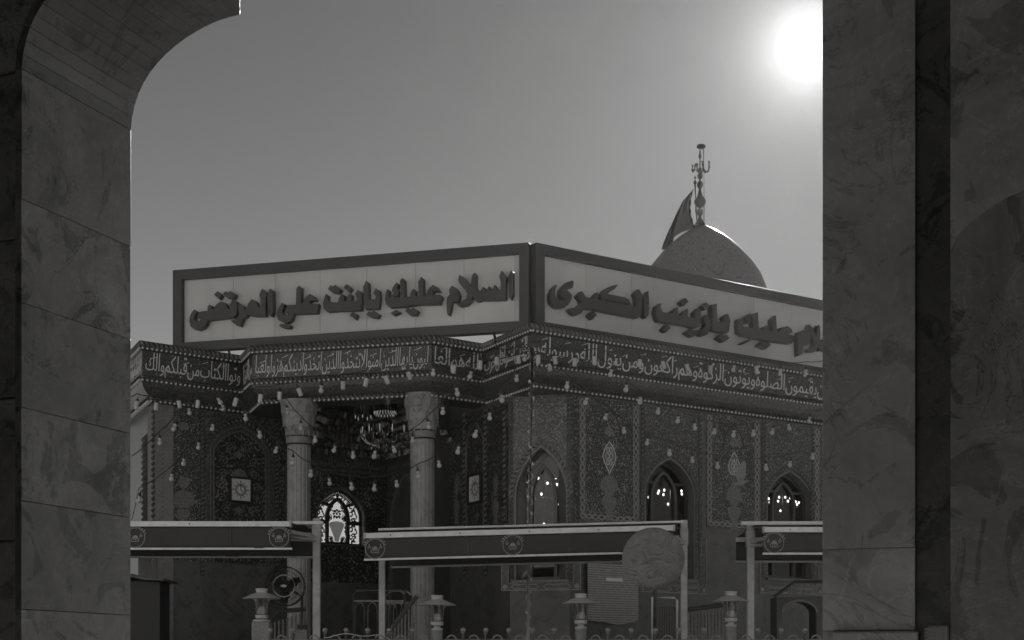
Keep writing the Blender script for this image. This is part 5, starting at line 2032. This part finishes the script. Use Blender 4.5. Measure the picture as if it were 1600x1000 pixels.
for k in range(3):
    m = MB()
    a0 = 2 * math.pi * k / 3 + 0.45
    vs = []
    for i in range(6):
        r = (5 + 21 * i / 5) * qf
        wd = 0.28 + 0.5 * math.sin(math.pi * min(1, i / 4))
        for s, dy in ((-1, -.03), (1, .03)):
            a = a0 + s * wd * .75
            vs.append((c.x + r * math.cos(a), YP + .03 + dy, c.z + r * math.sin(a)))
    m.add(vs, [(2 * i, 2 * i + 1, 2 * i + 3, 2 * i + 2) for i in range(5)])
    o = m.build('blade', 'black', t, smooth=True)
    o.modifiers.new('thickness', 'SOLIDIFY').thickness = 0.004
m = MB()
FF = Frame((c.x, YP - .09), d=(1, 0))
prism(m, FF, [(4.7 * qf * math.cos(a), c.z + 2.1 * qf * math.sin(a)) for a in [2 * math.pi * k / 20 for k in range(20)]], off0=-0.02, off1=0.004)
m.build('badge', 'lamp_metal', t)
m = MB()
m.tube([(c.x, YP + .02, c.z), (c.x, YP + .2, c.z)], 0.07, 16)
m.build('motor', 'black', t)
m = MB()
xq = X_(468, YP)
m.tube([(c.x, YP + .2, c.z), (xq, YP + .22, c.z - 0.12), (xq, YP + .22, TZ + .02)], 0.014, 8)
m.box(xq, YP + .22, CZ + (HY - 984) * qf, 0.11, 0.09, 0.07)
m.lathe([(0.2, TZ), (0.2, TZ + .03), (.02, TZ + .05)], xq, YP + .22, 20)
m.build('stand', 'black', t)
m = MB()
m.box(xq, YP + .22, TZ + .05, 0.135, 0.13, CZ + (HY - 982) * qf - TZ - .06)
m.build('plinth', 'stone_post', t, bevel=0.005)

# ------------------------------------------------------------------ things on the terrace, half hidden under the awnings
YK = 17.9
qk = YK / F
zk = lambda y: CZ + (HY - y) * qk
t = thing('booth', 'dark wooden booth with slanted board roof at the far left', 'booth', (X_(225, YK), YK, TZ))
m = MB()
m.box(X_(218, YK), YK, TZ, 0.62, 0.5, zk(910) - TZ)
m.build('body', 'black', t, bevel=0.01)
m = MB()
prism(m, Frame((X_(190, YK), YK), d=(1, 0)), [(0, zk(903)), (0.22, zk(899)), (0.35, zk(904)), (.58, zk(906)), (.60, zk(910)), (.36, zk(908.5)), (.2, zk(904)), (0, zk(908))], off0=-0.4, off1=0.35)
m.build('roof_board', 'wood_dark', t)
m = MB()
prism(m, Frame((X_(216, 18.4), 18.4), d=(1, 0)), rect(0, TZ, 0.235, CZ + (HY - 868) / F * 18.4), off0=-0.03, off1=0.0)
m.build('back_panel', 'stone_post', t)
m = MB()
m.tube([at(224, 905, 18.3), at(239, 873, 18.3)], 0.008, 6)
m.build('brace', 'lamp_metal', t)


def railing(label, pts, n, Y, foot=TZ, r=0.014, hand=0.03):
    """handrail along pts (pixels) with turned balusters down to the floor"""
    P = [at(x, y, Y) for x, y in pts]
    t = thing('stair_railing', label, 'railing', (P[0].x, Y, TZ))
    m = MB()
    m.tube(P, hand, 8)
    m.build('handrail', 'wood_dark', t, smooth=True)
    for i in range(n):
        f = (i + .5) / n
        x = P[0].x + (P[-1].x - P[0].x) * f
        z = P[0].z + (P[-1].z - P[0].z) * f
        m = MB()
        m.lathe([(r * 1.2, foot), (r * 1.2, foot + .15), (r * .7, foot + .25), (r * 1.5, foot + (z - foot) * .55), (r * .8, z - .12), (r * 1.3, z - .03)], x, Y, 8)
        m.build('baluster', 'stone_post', t, smooth=True)
    return t


railing('dark stair railing rising to the right in front of the right porch column', [(604, 994), (618, 974), (632, 955), (645, 940), (652, 931)], 9, 18.3)
railing('baluster railing between the leftmost bollard lamp and the awning post', [(420, 972), (436, 955), (478, 952)], 9, 19.0)
railing('pale baluster railing right of the covered fan', [(1073, 953), (1132, 945)], 11, 19.0, r=0.022)


def barrier(label, x0, x1, ytop, ymid, Y, arches):
    t = thing('crowd_barrier', label, 'barrier', (X_((x0 + x1) / 2, Y), Y, TZ))
    m = MB()
    a, b = at(x0, ytop, Y), at(x1, ytop, Y)
    m.tube([(a.x, Y, TZ), (a.x, Y, a.z - .05), (a.x + .05, Y, a.z), (b.x - .05, Y, b.z), (b.x, Y, b.z - .05), (b.x, Y, TZ)], 0.014, 8)
    zm = at(x0, ymid, Y).z
    m.tube([(a.x, Y, zm), (b.x, Y, zm)], 0.011, 8)
    m.tube([(a.x, Y, TZ + .18), (b.x, Y, TZ + .18)], 0.011, 8)
    m.build('frame', 'lamp_metal', t, smooth=True)
    for k in range(arches):
        w = (b.x - a.x) / arches
        c0 = a.x + w * (k + .5)
        r = w * 0.36
        m = MB()
        m.tube([(c0 - r, Y, TZ + .18)] + [(c0 - r * math.cos(q_), Y, zm - 0.02 - r * 1.6 + r * 1.6 * math.sin(q_)) for q_ in [math.pi * j / 10 for j in range(11)]] + [(c0 + r, Y, TZ + .18)], 0.007, 6)
        m.build('arch_bar', 'lamp_metal', t, smooth=True)
    return t


barrier('steel crowd barrier with arched bars left of the thin awning post', 552, 632, 922.5, 939, 18.8, 4)
barrier('lower steel crowd barrier behind the thin awning post', 604, 642, 924, 942, 19.2, 2)

u0, z1 = RF.px(918.5, 880, 0.06)
u1, z0 = RF.px(997.5, 974, 0.06)
t = thing('notice_board', 'pale printed notice covered in rows of text behind the third bollard lamp', 'notice', tuple(RF.pt((u0 + u1) / 2, z0, 0.05)))
m = MB()
prism(m, RF, [(u0, z1), (u0, z0 + .03), (u0 + (u1 - u0) * .3, z0 + .005), (u0 + (u1 - u0) * .62, z0 - .03), (u1, z0 + 0.04), (u1, z1)], off0=0.045, off1=0.06)
m.build('board', 'notice_print', t)
m = MB()
c = RF.px(960, 892, 0.06)
prism(m, RF, [(c[0] - .055, c[1] - .09), (c[0] + .055, c[1] - .09), (c[0] + .06, c[1] - .03), (c[0] + .045, c[1] + .01), (c[0], c[1] + .06), (c[0] - .045, c[1] + .01), (c[0] - .06, c[1] - .03)], off0=0.0605, off1=0.064)
m.build('dome_print', 'print_grey', t)
m = MB()
prism(m, RF, [(c[0] - .15, c[1] - .15), (c[0] + .15, c[1] - .15), (c[0] + .15, c[1] - .1), (c[0] - .15, c[1] - .1)], off0=0.0605, off1=0.063)
m.build('title_strip', 'clock_white', t)

t = thing('metal_frame', 'white tubular frame around a dark panel under the covered fan', 'frame', (X_(1039, 18.6), 18.6, TZ))
m = MB()
a, b = at(1019, 933, 18.6), at(1058, 934, 18.6)
m.tube([(a.x, 18.6, TZ), (a.x, 18.6, a.z), (b.x - .03, 18.6, b.z), (b.x, 18.6, b.z - .03), (b.x, 18.6, TZ)], 0.015, 8)
m.build('tube', 'white_paint', t)
for k in range(9):
    m = MB()
    x = a.x + (b.x - a.x) * (k + 1) / 10
    m.box(x, 18.62, TZ + .1, 0.016, 0.016, a.z - .12 - TZ - .1)
    m.build('bar', 'dark_metal', t)

YG = 19.4
t = thing('stair_pavilion', 'small dark pavilion with arched balustrade and flat arch beside the right pillar', 'pavilion', (X_(1260, YG), YG, TZ))
g = Frame((X_(1214, YG), YG), d=(1, 0))
gx_ = lambda x: X_(x, YG) - X_(1214, YG)
gz = lambda y: CZ + (HY - y) / F * YG
x1g = gx_(1400)
m = MB()
prism(m, g, [(0, TZ), (0, gz(933)), (x1g, gz(930)), (x1g, TZ)], [arch(gx_(1222), gx_(1276), TZ + .01, gz(957), gz(938.5), k=.95), arch(gx_(1290), gx_(1344), TZ + .01, gz(957), gz(938.5), k=.95)], off0=-0.5, off1=0.0)
m.build('body', 'wood_dark', t)
m = MB()
for xa in (1222, 1290):
    ribbon(m, g, arch(gx_(xa), gx_(xa + 54), None, gz(957), gz(938.5), k=.95), 0.03, 0.001, 0.03)
m.build('arch_trim', 'stone_post', t)
for k in range(14):
    xa = gx_(1223 + k * 10.5)
    m = MB()
    prism(m, g, [(xa, gz(928.8) + .002 * k), (xa + 0.072, gz(928.8) + .002 * k), (xa + .072, gz(927.3) + .002 * k), (xa, gz(927.3) + .002 * k)], off0=-0.1, off1=0.04)
    m.build('ledge_tile', 'steel_paint', t)
for k in range(7):
    xa = gx_(1238 + k * 19)
    m = MB()
    ribbon(m, g, arch(xa, xa + 0.075, gz(927), gz(917), gz(912.5), k=.95), 0.016, -0.03, 0.0)
    m.build('hoop', 'fence_paint', t)
    m = MB()
    prism(m, g, rect(xa + 0.105, gz(927), xa + .125, gz(912)), off0=-0.03, off1=0.0)
    m.build('baluster', 'fence_paint', t)
m = MB()
m.tube([g.pt(gx_(1210), gz(932), 0), g.pt(gx_(1242), gz(909), 0), g.pt(x1g, gz(907.5), 0)], 0.022, 8)
m.build('handrail', 'wood_dark', t)

# ------------------------------------------------------------------ porch chandelier
YH = 22.4
ch = thing('chandelier', 'crystal chandelier hanging in the porch between the columns', 'chandelier', tuple(at(607, 600, YH)))
xc = X_(607, YH)
zh = lambda y: CZ + (HY - y) / F * YH
m = MB()
m.tube([(xc, YH, 5.96), (xc, YH, zh(690))], 0.012, 6)
m.lathe([(0.02, zh(702)), (0.06, zh(698)), (0.03, zh(692)), (0.07, zh(686)), (0.03, zh(678)), (0.05, zh(664)), (0.02, zh(655))], xc, YH, 14)
m.build('stem', 'crystal', ch, smooth=True)
m = MB()
for k in range(14):
    a = 2 * math.pi * k / 14
    R_ = 0.42
    m.tube([(xc + R_ * f * math.cos(a), YH + R_ * f * math.sin(a), zh(690) + dz) for f, dz in ((.1, 0), (.45, -.06), (.8, -.02), (1, .08))], 0.006, 5)
    m.lathe([(0.03, zh(690) + .08), (0.035, zh(690) + .1), (0.012, zh(690) + .11), (0.010, zh(690) + .2), (0.002, zh(690) + .23)], xc + R_ * math.cos(a), YH + R_ * math.sin(a), 6)
m.build('arm', 'crystal', ch, stuff=True)
m = MB()
for (R_, ya, yb, n) in ((0.17, 616, 648, 26), (0.14, 622, 650, 18)):
    for k in range(n):
        a = 2 * math.pi * k / n
        x, y = xc - 0.05 + R_ * math.cos(a), YH + R_ * math.sin(a)
        m.lathe([(0.006, zh(yb)), (0.014, zh(yb - 4)), (0.010, zh((ya + yb) / 2)), (0.013, zh(ya + 3)), (0.004, zh(ya))], x, y, 6)
for k in range(60):
    a = rnd.uniform(0, 6.28)
    R_ = rnd.uniform(.15, .45)
    z = zh(rnd.uniform(672, 704))
    m.lathe([(0.001, z - .03), (0.010, z), (0.001, z + .025)], xc + R_ * math.cos(a), YH + R_ * math.sin(a), 5)
m.build('crystal_drop', 'crystal', ch, stuff=True)
m = MB()
x2 = X_(568, 22.7)
for k in range(16):
    a = 2 * math.pi * k / 16
    m.lathe([(0.008, CZ + (HY - 655 + (k % 3) * 4) / F * 22.7), (0.016, CZ + (HY - 650) / F * 22.7), (0.012, CZ + (HY - 630) / F * 22.7), (0.004, CZ + (HY - 612) / F * 22.7)], x2 + 0.13 * math.cos(a), 22.7 + 0.13 * math.sin(a), 6)
m.build('crystal_cluster', 'crystal', ch, stuff=True)

# chandeliers alight inside, seen through the panes
ZI = 1 / 3.572
inside = {
    'lit chandelier behind the glass of the corner window': (CH, -0.75, [(841, 747), (855.5, 755), (863, 748.5), (868.5, 749.5), (870, 757), (877.5, 758), (846, 772), (871, 788), (850, 819), (815, 750), (824, 752)]),
    'lit chandelier behind the glass of the first window right of the corner': (RF, -0.75, [(980 + x * ZI, 560 + y * ZI) for x, y in ((177, 740), (207, 735), (252, 735), (303, 740), (172, 752), (202, 760), (265, 757), (305, 757), (337, 768), (228, 813), (120, 775), (326, 880))]),
    'lit chandelier behind the glass of the window nearest the right pillar': (RF, -0.75, [(980 + x * ZI, 560 + y * ZI) for x, y in ((790, 783), (800, 790), (795, 803), (812, 778), (848, 775), (842, 797), (882, 775), (910, 780), (897, 797), (940, 800), (958, 805), (948, 815), (855, 850))]),
}
for lab, (fr, off, pts) in inside.items():
    P = [fr.pt(*fr.px(x, y, off), off) for x, y in pts]
    c = sum(P, Vector()) / len(P)
    t = thing('chandelier', lab, 'chandelier', (c.x, c.y, 5.9))
    m = MB()
    m.tube([(c.x, c.y, 5.99), (c.x, c.y, c.z - .1)], 0.008, 6)
    for p in P:
        m.tube([(c.x, c.y, c.z - .12), ((c.x + p.x) / 2, (c.y + p.y) / 2, c.z - .17), (p.x, p.y, p.z - .05)], 0.004, 4)
    m.build('arm', 'gold', t)
    for p in P:
        m = MB()
        m.blob(tuple(p), 0.017, 8, 6, 1.35)
        m.build('bulb', 'lamp_lit', t, smooth=True)

# ------------------------------------------------------------------ festoon lights
YPO = 18.8
t = thing('festoon_pole', 'thin pole wound with lights that stands before the shrine corner', 'pole', tuple(at(824.5, 1000, YPO)[:2]) + (TZ,))
m = MB()
a, b = at(831.5, 545, YPO), at(824.8, 1000, YPO)
d = (b - a) / (a.z - b.z)
m.tube([a, b, b + d * (b.z - TZ)], [0.021, 0.026, 0.028], 10)
m.build('pole', 'fan_paint', t, smooth=True)
m = MB()
for k in range(160):
    f = k / 159
    p = a + (b - a) * f
    p = p + Vector((0.032 * math.cos(k * .9), 0.032 * math.sin(k * .9), 0))
    m.blob(tuple(p), 0.010 if k % 9 else 0.022, 5, 3)
m.build('light_chain', 'bulb_white', t, stuff=True)
m = MB()
for k in range(9):
    an = math.pi * (0.05 + .9 * k / 8)
    e = a + Vector((0.11 * math.cos(an), -0.03, 0.10 * math.sin(an) - .03))
    m.tube([a, e], 0.004, 4)
    m.blob(tuple(e), 0.013, 6, 4)
m.build('crown', 'crystal', t, stuff=True)


def make_bulb(kind):
    t = thing('festoon_bulb', 'white festoon bulb', 'light bulb', (0, 0, 0), 'bulbs of the festoon lights')
    m = MB()
    if kind == 0:
        m.lathe([(0.001, -0.052), (0.022, -0.047), (0.035, -0.030), (0.038, -0.010), (0.032, 0.010), (0.019, 0.024), (0.017, 0.032), (0.027, 0.042), (0.027, 0.062), (0.001, 0.066)], 0, 0, 14)
    else:
        m.lathe([(0.001, -0.072), (0.026, -0.070), (0.033, -0.062), (0.034, 0.0), (0.036, 0.045), (0.037, 0.052), (0.001, 0.055)], 0, 0, 14)
    m.build('globe', 'bulb_white', t, smooth=True)
    m = MB()
    z = 0.064 if kind == 0 else 0.054
    m.lathe([(0.024, z), (0.024, z + .028), (0.014, z + .045), (0.006, z + .06), (0.004, z + .1)], 0, 0, 10)
    m.build('socket', 'rubber', t)
    return t


PROTO = [make_bulb(0), make_bulb(1)]
USED = [False, False]
ORD = ['first', 'second', 'third', 'fourth', 'fifth', 'sixth', 'seventh', 'eighth', 'ninth', 'tenth', 'eleventh', 'twelfth', 'thirteenth', 'fourteenth', 'fifteenth', 'sixteenth', 'seventeenth', 'eighteenth', 'nineteenth', 'twentieth']
STRINGS = [
    ('high string left of the pole', 1, 20.55, 18.9, (209, 829), [(213.5, 633), (244, 635), (280, 631), (309, 631), (344, 628), (368, 628), (407, 622), (437, 618), (468, 612), (502, 609), (536, 602), (572, 597), (604, 593), (639, 586), (677, 583), (709, 576), (750, 570), (776, 564), (810, 561), (820, 560)]),
    ('high string right of the pole', 1, 18.9, 22.3, (829, 1282), [(840.5, 561), (867, 562), (898, 565), (929, 563), (962, 566), (999.6, 567), (1037, 570), (1074, 574), (1110, 576), (1146, 577), (1182, 577), (1219, 581), (1258, 582)]),
    ('upper swag across the porch', 0, 20.6, 18.95, (437, 829), [(449.5, 643), (470, 668), (492.5, 687), (522, 703), (552, 712), (585, 712), (616, 703), (645, 688), (670, 666), (692, 643), (714.5, 614), (734.5, 587)]),
    ('lower swag across the porch', 0, 20.6, 19.0, (345, 829), [(349, 639), (384, 653), (406, 680), (431, 704), (457, 722), (485.5, 741), (515, 754), (549.5, 761), (585, 763), (620, 757), (654, 743), (686, 726), (715.5, 705), (742.5, 679), (765, 652), (784, 624), (807, 592)]),
    ('upper swag across the right wall', 0, 19.2, 22.2, (829, 1282), [(954, 584), (978, 608), (1000, 627), (1028, 643), (1059, 657), (1085.5, 668), (1116, 675), (1146, 679), (1177, 677.5), (1206.5, 675), (1233, 668), (1264, 657)]),
    ('lower swag across the right wall', 0, 19.1, 22.0, (829, 1282), [(859, 575), (886, 603), (915, 628), (946, 652), (975, 673), (1011, 691.5), (1046, 708), (1082, 719), (1121, 728), (1158, 733), (1197, 731), (1234, 726), (1270, 714)]),
    ('string falling left over the left wall', 0, 20.3, 20.5, (210, 350), [(217, 781), (268, 747), (287, 723), (310, 698), (332, 669)]),
    ('short string at the far left corner', 0, 20.3, 20.5, (210, 310), [(250, 691), (272, 669), (296, 644)]),
]
ENDS = {0: ((200, 618), (829, 545)), 1: ((831, 545), (1300, 560)), 2: ((437, 605), (829, 548)), 3: ((330, 622), (829, 550)), 4: ((831, 548), (1300, 635)), 5: ((831, 552), (1300, 690)), 6: ((206, 812), (352, 640)), 7: ((206, 713), (310, 620))}
for si, (where, kind, ya, yb, (xa, xb), pts) in enumerate(STRINGS):
    dep = lambda x: ya + (yb - ya) * (x - xa) / (xb - xa)
    n = len(pts)
    hang = 0.16
    cab = []
    for i, (x, y) in enumerate(pts):
        Y = dep(x)
        p = at(x, y, Y)
        k = kind if not (kind == 1 and i % 5 == 4) else 0
        lab = f'white {"tube" if k else "round"} bulb, {ORD[i]} from left on the {where}'
        if not USED[k]:
            o = PROTO[k]
            USED[k] = True
            o.location = p
            o.rotation_euler = (0, 0, 0)
            o['label'] = lab
        else:
            o = dup(PROTO[k], p, 0, lab)
        o.rotation_euler = (rnd.gauss(0, .16), rnd.gauss(0, .16), rnd.uniform(0, 6))
        s = 0.88 + rnd.uniform(-.07, .07)
        o.scale = (s, s, s)
        cab.append(p + Vector((0, 0, hang)))
    e0, e1 = ENDS[si]
    path = [at(*e0, dep(e0[0]))] + cab + [at(*e1, dep(e1[0]))]
    fine = []
    for i in range(len(path) - 1):
        p, q_ = path[i], path[i + 1]
        for j in range(4):
            f = j / 4
            pt_ = p.lerp(q_, f)
            pt_.z -= 0.022 * math.sin(f * math.pi)
            fine.append(pt_)
    fine.append(path[-1])
    t = thing('festoon_cable', f'thin dark cable of the {where}', 'cable', tuple(path[0]))
    m = MB()
    m.tube(fine, 0.007, 5)
    m.build('cable', 'rubber', t)

# ------------------------------------------------------------------ pigeons
def pigeon(label, loc, heading, flying):
    bmx = MB()
    prof = [(0.001, -0.19), (0.022, -0.17), (0.03, -0.12), (0.048, -0.06), (0.058, 0.0), (0.052, 0.06), (0.036, 0.10), (0.03, 0.125), (0.03, 0.145), (0.024, 0.165), (0.008, 0.175), (0.004, 0.19), (0.001, 0.2)]
    n = 14
    vs, fs = [], []
    for r, x in prof:
        up = 0.0
        if not flying:
            up = 0.09 * max(0, (x - 0.03) / 0.17) + x * 0.55
        else:
            up = 0.02 * max(0, (x - 0.06) / 0.14)
        fl_ = 1.0 if x > -0.1 else 0.45
        for k in range(n):
            a = 2 * math.pi * k / n
            wide = 1.0 if x > -0.1 else 1.7
            vs.append((x, r * math.cos(a) * wide, up + r * math.sin(a) * fl_))
    for i in range(len(prof) - 1):
        for k in range(n):
            l = (k + 1) % n
            fs.append((i * n + k, i * n + l, (i + 1) * n + l, (i + 1) * n + k))
    bmx.add(vs, fs)

    def wing(sy):
        # lead edge and trailing edge, root to tip
        if flying:
            lead = [(0.07, 0.03, 0.03), (0.10, 0.10, 0.12), (0.08, 0.17, 0.22), (0.01, 0.24, 0.29), (-0.08, 0.29, 0.33)]
            trail = [(-0.07, 0.03, 0.025), (-0.11, 0.10, 0.09), (-0.13, 0.17, 0.18), (-0.13, 0.24, 0.26), (-0.11, 0.29, 0.32)]
        else:
            lead = [(0.07, 0.045, 0.05), (0.03, 0.06, 0.04), (-0.03, 0.058, 0.0), (-0.10, 0.045, -.05), (-0.17, 0.02, -.09)]
            trail = [(0.05, 0.035, 0.0), (0.0, 0.055, -0.03), (-0.06, 0.05, -0.055), (-0.11, 0.035, -.08), (-0.175, 0.018, -.095)]
        vs = []
        for l, t_ in zip(lead, trail):
            for q_, dz in ((l, 0.006), (t_, 0.004), (t_, -0.004), (l, -0.006)):
                vs.append((q_[0], q_[1] * sy, q_[2] + dz))
        m_ = len(lead)
        fs = []
        for i in range(m_ - 1):
            for k in range(4):
                fs.append((i * 4 + k, i * 4 + (k + 1) % 4, (i + 1) * 4 + (k + 1) % 4, (i + 1) * 4 + k))
        fs += [(0, 1, 2, 3), tuple((m_ - 1) * 4 + k for k in (3, 2, 1, 0))]
        bmx.add(vs, fs)
    wing(1); wing(-1)
    if not flying:
        for sy in (-1, 1):
            bmx.tube([(0.0, 0.022 * sy, -0.04), (0.005, 0.022 * sy, -0.075), (0.0, 0.022 * sy, -0.105)], [0.014, 0.005, 0.005], 6)
            for a in (-.5, 0, .5):
                bmx.tube([(0.0, 0.022 * sy, -0.103), (0.03 * math.cos(a), 0.022 * sy + 0.03 * math.sin(a), -0.106)], 0.004, 5)
    o = bmx.build('pigeon', 'feather_grey')
    o['label'], o['category'] = label, 'pigeon'
    md = o.modifiers.new('skin', 'REMESH')
    md.mode = 'VOXEL'
    md.voxel_size = 0.0045
    md.use_smooth_shade = True
    o.location = loc
    o.rotation_euler = heading
    return o


pigeon('pigeon in flight with raised wings in front of the second vase panel', at(1157, 755, 18.4), (R(22), R(14), R(205)), True).scale = (0.64,) * 3
us, zs_ = CH.px(819, 912, 0.03)
pigeon('pale pigeon perched on the sill of the corner window', CH.pt(us, WIN['chamfer'][1]['zb'] - 0.002 + 0.075, -0.03), (0, 0, R(-60)), False).scale = (0.62,) * 3

# ------------------------------------------------------------------ thin haze added to imitate the lens veil near the sun
hm = bpy.data.materials.new('glare_haze_air')
hm.use_nodes = True
ht = hm.node_tree
ht.nodes.clear()
pv = N(ht, 'ShaderNodeVolumePrincipled')
pv.inputs['Color'].default_value = grey(0.95)
pv.inputs['Density'].default_value = 0.00015
pv.inputs['Anisotropy'].default_value = 0.83
ho = N(ht, 'ShaderNodeOutputMaterial')
ht.links.new(pv.outputs[0], ho.inputs['Volume'])
MATS['glare_haze_air'] = hm
m = MB()
m.box(0, 0, -1.0, 5200, 5200, 13.0)
m.build('glare_haze', 'glare_haze_air', kind='stuff')
